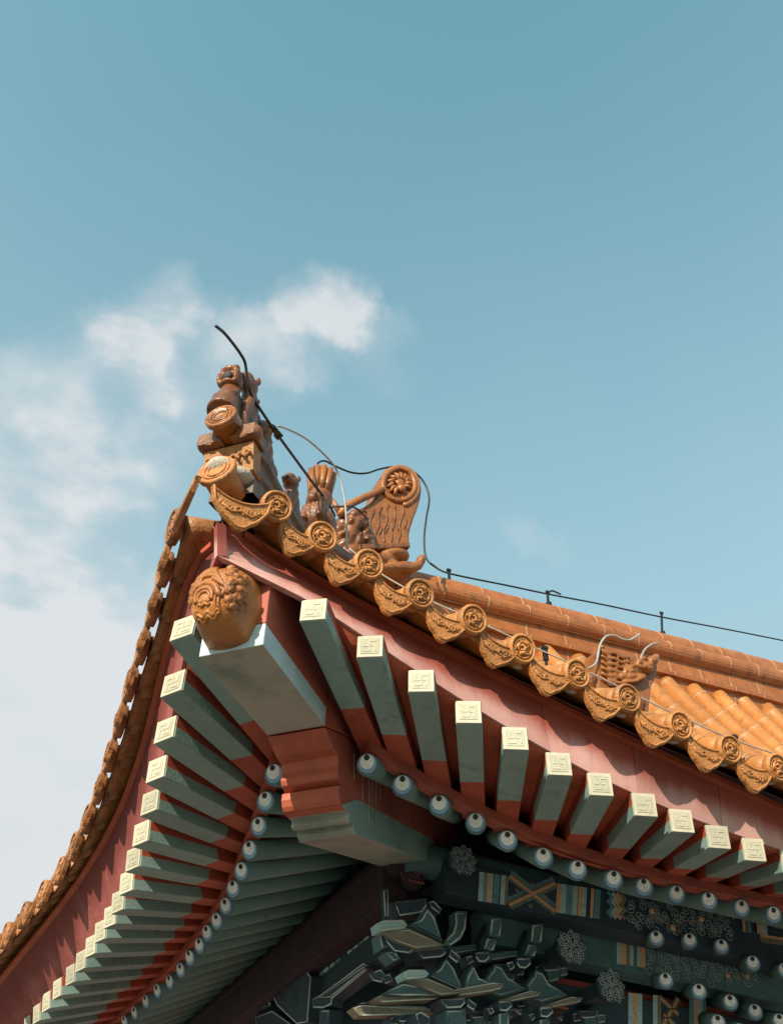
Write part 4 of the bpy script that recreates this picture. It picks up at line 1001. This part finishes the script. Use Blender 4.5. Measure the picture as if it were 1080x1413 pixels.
b.ribbon([onv(1048, 1296, 1.748), onv(1090, 1302, 1.748)], .05, NV, 5); b.ribbon([onv(1048, 1291, 1.744), onv(1090, 1297, 1.744)], .02, NV, 2)
b.build('beam_painting', PAINT, beamA)
# beam B
b = MB(); tp = lambda x: 1291+(x-850)*.13; bt = lambda x: 1330+(x-850)*.13
bands(b, [(850, 856, 0), (856, 863, 2), (863, 868, 5), (868, 873, 0), (878, 882, 0), (882, 889, 2)], tp, bt, 1.98)
b.build('painted_band', PAINT, beamB); b = MB()
cloud_field(b, [(897+12*i, 1313+9*j+1.0*i+(4 if i % 2 else 0)) for i in range(13) for j in range(4)], 1.98, 5)
b.build('cloud_scroll', PAINT, beamB); b = MB()
for (x, y) in ((988, 1326), (1003, 1346), (1030, 1347)): b.ell(onv(x, y, 1.975), .024, .012, .024, 10, 6, 2)
b.build('beam_painting', PAINT, beamB)
# beam C
b = MB(); tp = lambda x: 1370+(x-865)*.09; bt = lambda x: 1425+(x-865)*.09
bands(b, [(866, 872, 0), (872, 878, 2), (878, 885, 0), (900, 906, 0), (906, 911, 5)], tp, bt, 2.20); b.build('painted_band', PAINT, beamC); b = MB()
bands(b, [(950, 956, 1), (956, 961, 2), (961, 968, 0), (968, 973, 1)], tp, bt, 2.20)
b.build('painted_band', PAINT, beamC); b = MB()
for p, q_ in (((909, 1376), (935, 1400)), ((935, 1378), (912, 1418)), ((915, 1400), (940, 1425))): b.ribbon([onv(*p, 2.197), onv(*q_, 2.197)], .05, NV, 5); b.ribbon([onv(*p, 2.192), onv(*q_, 2.192)], .02, NV, 2)
b.build('beam_painting', PAINT, beamC)
# left beam bands
b = MB()
for (x, c) in ((428, 0), (436, 1), (442, 0), (450, 0), (458, 1), (466, 4), (474, 0), (482, 0), (490, 1), (497, 0), (507, 1), (514, 0)):
    y = 1330-(x-424)*.80
    quad(b, [(x, y), (x+6, y-4), (x+12, y+22), (x+6, y+27)], 0, c, .004, u=1.95)
b.build('beam_painting', PAINT, beamBL)

# smaller rafter rows under the eave
for (P, v, red) in (([(905, 1296), (951, 1299), (995, 1307), (1038, 1330), (1082, 1340)], 1.68, 0), ([(918, 1354), (964, 1369), (1007, 1384), (1041, 1397), (1075, 1410)], 1.80, 1), ([(990, 1412), (1020, 1424)], 1.72, 0)):
    for (x, y) in P:
        e = onv(x, y, v); a = Vector((.45, .75, .30)).normalized(); up = (TH-a*TH.dot(a)).normalized()
        mb = MB(); mb.tube([e, e+a*.42], .060, 16); o = mb.build('eave_rafter', DGREEN, HALL)
        p = MB()
        for (r_, dy, d0, d1, mt_) in ((.0595, 0, 0, .003, 0), (.051, .007, .0025, .006, 1), (.040, .016, .005, .009, 2), (.017, .036, .008, .013, 3)):
            p.lathe([(r_, d0), (r_, d1)], e+up*dy, -a, 20, mt_, smooth=False)
        p.build('painted_end', [EYEG, EYEB, EYEW, EYEK], o)

# carved cloud bosses on the beam ends
for (x, y, v, r_) in ((638, 1187, 1.62, .105), (787, 1307, 1.72, .115), (842, 1361, 1.80, .112), (445+1010, 1187, 1.6, .1)):
    if x > 1100: continue
    c = onv(x, y, v); b = MB()
    b.lathe([(r_*.9, .06), (r_, .02), (r_, 0), (r_*.96, -.01), (0, -.012)], c, -NV, 26, 0)
    for k in range(9):
        a = k*.698+.2; spiral(b, c+Vector((math.cos(a)*r_*.76, -.014, math.sin(a)*r_*.76)), r_*.30, Vector((1, 0, 0)), TH, 1, 1.7, .0040, 1 if k % 2 else -1, a)
    spiral(b, c+Vector((0, -.015, 0)), r_*.2, Vector((1, 0, 0)), TH, 1, 1.6, .004)
    for k in range(5):
        a = k*1.257+.6; spiral(b, c+Vector((math.cos(a)*r_*.40, -.014, math.sin(a)*r_*.40)), r_*.22, Vector((1, 0, 0)), TH, 1, 1.5, .0042, 1, a)
    b.box(c+Vector((.0, .30, -.0)), (.05, 0, 0), (0, .26, 0), (0, 0, .05), 0)
    b.build('carved_boss', [NAVY, BOSSL], HALL)
# carved red block at the corner, under the beam
for (x, y, v, rx) in ((568, 1212, 1.93, .092), (765, 1384, 2.0, .085)):
    c = onv(x, y, v); b = MB(); b.ell(c, (rx, 0, 0), (0, .08, 0), (0, 0, rx*.8), 16, 10, 0); b.ell(c+Vector((0, 0, -rx*.55)), (rx*.8, 0, 0), (0, .07, 0), (0, 0, rx*.45), 14, 8, 0)
    for k in range(5): spiral(b, c+Vector(((-.8+.4*k)*rx, -.075+.03*abs(k-2), .02-.02*(k % 2))), rx*.34, Vector((1, 0, 0)), TH, 1, 1.4, .006, 1 if k % 2 else -1, k)
    b.tube([c+Vector((-rx*.7+rx*1.4*j/8, -.07, -rx*.62+.012*(j % 2))) for j in range(9)], .008, 5, 1)
    b.build('carved_block', [MAROON, SIDER], HALL)

# ---------------------------------------------------------------- bracket sets
def bset(name): return empty(name, (2.2, 2.2, -1.2), HALL)
def arm(parent, name, pts, v, dep, m_=TEAL, line=.006, plane='v', top=None):
    f = (lambda x, y, d: onv(x, y, v)+Vector((0, d, 0))) if plane == 'v' else (lambda x, y, d: onu(x, y, v)+Vector((d, 0, 0)))
    b = MB(); P = [f(x, y, 0) for x, y in pts]; nrm = Vector((0, 1, 0)) if plane == 'v' else Vector((1, 0, 0))
    b.prism(P, nrm*dep, 0)
    c = sum(P, Vector((0, 0, 0)))/len(P)
    Q = [p+(c-p).normalized()*min(.02, (c-p).length*.2)-nrm*.001 for p in P]
    if line: b.tube(Q, line*(1.15 if m_ is not TAN else .7), 5, 1, closed=True)
    return b.build(name, [m_, OUTL], parent)
A = bset('bracket_set')
Z = lambda L, ox=380, oy=1150, s=3.0: [(ox+x/s, oy+y/s) for x, y in L]
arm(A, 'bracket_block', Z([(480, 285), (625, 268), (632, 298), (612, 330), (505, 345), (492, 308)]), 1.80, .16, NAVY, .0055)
arm(A, 'bracket_block', Z([(632, 282), (652, 276), (690, 318), (680, 335), (640, 305)]), 1.79, .12, NAVY, .0055)
arm(A, 'post_tip', Z([(446, 226), (466, 224), (466, 355), (455, 356)]), 1.78, .05, NAVY, .0045)
arm(A, 'bracket_nose', Z([(420, 372), (440, 362), (530, 358), (545, 378), (535, 392), (428, 405)]), 1.60, .10, MINT, .007)
arm(A, 'bracket_arm', Z([(440, 408), (548, 392), (700, 462), (585, 478), (500, 450)]), 1.63, .14, TAN, .005)
arm(A, 'bracket_arm', Z([(440, 412), (490, 445), (585, 480), (560, 500), (490, 490), (455, 450)]), 1.66, .14, NAVY, .0045)
arm(A, 'bracket_wing', Z([(552, 378), (600, 360), (628, 308), (660, 345), (690, 448)]), 1.70, .12, TEAL, .005)
arm(A, 'bracket_arm', Z([(745, 322), (792, 322), (788, 395), (765, 440), (720, 470), (692, 462), (735, 415), (748, 370)]), 1.72, .10, TEAL, .006)
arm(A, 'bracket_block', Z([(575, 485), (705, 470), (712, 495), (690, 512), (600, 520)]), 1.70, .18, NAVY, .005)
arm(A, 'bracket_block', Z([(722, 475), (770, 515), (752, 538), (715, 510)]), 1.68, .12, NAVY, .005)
arm(A, 'bracket_block', Z([(430, 415), (460, 430), (468, 470), (440, 478)]), 1.68, .12, TEAL, .005)
arm(A, 'bracket_block', Z([(455, 492), (490, 487), (520, 520), (490, 530)]), 1.68, .12, TEAL, .005)
arm(A, 'bracket_nose', Z([(522, 578), (545, 566), (620, 566), (636, 582), (622, 596), (535, 604)]), 1.62, .10, MINT, .007)
arm(A, 'bracket_arm', Z([(535, 608), (625, 598), (775, 660), (690, 672)]), 1.65, .12, TAN, .005)
arm(A, 'bracket_wing', Z([(640, 592), (680, 560), (705, 515), (740, 560), (778, 655)]), 1.72, .10, TEAL, .005)
arm(A, 'bracket_wing', Z([(780, 655), (790, 590), (815, 545), (840, 600), (900, 625), (880, 640)]), 1.74, .10, TEAL, .005)
arm(A, 'long_arm', Z([(405, 684), (430, 672), (640, 668), (910, 618), (945, 622), (940, 640), (900, 650), (640, 690), (430, 698)]), 1.72, .09, TAN, .006)
arm(A, 'long_arm', Z([(440, 665), (520, 620), (640, 640), (700, 668), (520, 672)]), 1.68, .09, TEAL, .005)
arm(A, 'long_arm', Z([(318, 722), (350, 712), (650, 728), (655, 745), (350, 755)]), 1.80, .09, TAN, .006)
arm(A, 'long_arm', Z([(345, 705), (420, 692), (660, 700), (655, 724), (420, 714)]), 1.84, .09, NAVY, .005)
arm(A, 'bracket_block', Z([(672, 690), (785, 680), (790, 700), (770, 722), (700, 725)]), 1.66, .16, NAVY, .0055)
arm(A, 'bracket_post', Z([(702, 730), (785, 726), (790, 815), (715, 815)]), 1.68, .14, TEAL, .007)
arm(A, 'bracket_block', Z([(795, 680), (835, 710), (820, 735), (790, 715)]), 1.66, .12, NAVY, .005)
arm(A, 'bracket_block', Z([(575, 745), (600, 735), (640, 760), (640, 800), (590, 800)]), 1.66, .12, NAVY, .005)
B_ = bset('bracket_set')
for (dx, dy) in ((0, 0), (170, 25)):
    z = lambda L: Z([(x+dx, y+dy) for x, y in L])
    arm(B_, 'bracket_nose', z([(892, 352), (936, 348), (930, 430), (884, 426)]), 1.84, .08, TEAL, .007)
    arm(B_, 'bracket_nose', z([(875, 434), (915, 440), (900, 486), (860, 480)]), 1.82, .08, TEAL, .007)
    arm(B_, 'bracket_arm', z([(885, 360), (890, 480), (835, 500), (850, 440), (868, 400)]), 1.88, .10, NAVY, .0)
    arm(B_, 'bracket_block', z([(825, 492), (885, 488), (888, 515), (865, 535), (838, 532), (826, 515)]), 1.80, .12, NAVY, .006)
    arm(B_, 'bracket_block', z([(785, 510), (812, 505), (820, 530), (800, 545)]), 1.82, .10, NAVY, .005)
    arm(B_, 'bracket_arm', z([(700, 470), (840, 460), (845, 480), (720, 500)]), 1.92, .08, TEAL, .003)
    arm(B_, 'bracket_wing', z([(870, 600), (900, 560), (905, 540), (935, 550), (965, 600), (1040, 645), (930, 680), (880, 660)]), 1.88, .08, TEAL, .004)
    arm(B_, 'bracket_block', z([(918, 695), (975, 690), (980, 715), (955, 738), (925, 735)]), 1.78, .12, NAVY, .006)
    arm(B_, 'bracket_post', z([(922, 745), (965, 742), (965, 815), (925, 815)]), 1.80, .10, TEAL, .006)
    arm(B_, 'long_arm', z([(925, 690), (1060, 650), (1100, 655), (1095, 670), (940, 700)]), 1.80, .07, TAN, .005)
    arm(B_, 'bracket_block', z([(875, 725), (895, 720), (905, 740), (890, 752)]), 1.80, .08, NAVY, .004)
    arm(B_, 'bracket_block', z([(990, 735), (1020, 728), (1015, 752)]), 1.80, .08, NAVY, .004)
for (x, y, v) in ((690, 1392, 1.95), (735, 1380, 2.0), (812, 1400, 2.05), (760, 1335, 2.02), (700, 1335, 2.0), (660, 1400, 1.9), (560, 1405, 1.8)):
    for (dx, dy, w_, h_, m_) in ((0, 0, 15, 8, NAVY), (3, 11, 9, 14, TEAL), (-16, 4, 7, 9, NAVY), (17, 6, 7, 9, TEAL)):
        arm(B_, 'bracket_block', [(x+dx-w_, y+dy-h_*.6), (x+dx+w_, y+dy-h_*.8), (x+dx+w_*.75, y+dy+h_*.5), (x+dx-w_*.7, y+dy+h_*.7)], v+.02*abs(dx)/10, .12, m_, .004)
# left bracket set, seen along the side wall
C_ = bset('bracket_set')
for L, u, m_, ln in (([(150, 690), (185, 672), (370, 535), (388, 545), (380, 560), (230, 690), (228, 715), (195, 725), (155, 722)], 1.80, NAVY, .0045), ([(180, 682), (372, 548), (376, 556), (222, 682)], 1.785, NAVY, .0035),
                     ([(185, 730), (225, 728), (222, 815), (178, 815)], 1.80, NAVY, .0045), ([(385, 580), (440, 560), (460, 590), (440, 620), (400, 610)], 1.82, NAVY, .004), ([(445, 590), (475, 580), (490, 610), (455, 625)], 1.80, NAVY, .004)):
    arm(C_, 'bracket_arm', Z(L), u, .10, m_, ln, plane='u')
D_ = bset('bracket_set')
zz = lambda L: Z(L, 300, 1180, 4.154)
for L in ([(120, 660), (225, 662), (308, 862), (208, 905)], [(255, 675), (330, 668), (390, 655), (480, 600), (540, 700), (520, 960), (460, 975), (340, 865)], [(215, 930), (318, 885), (430, 975), (220, 975)]):
    arm(D_, 'bracket_block', zz(L), 1.86, .12, NAVY, .005, plane='u')
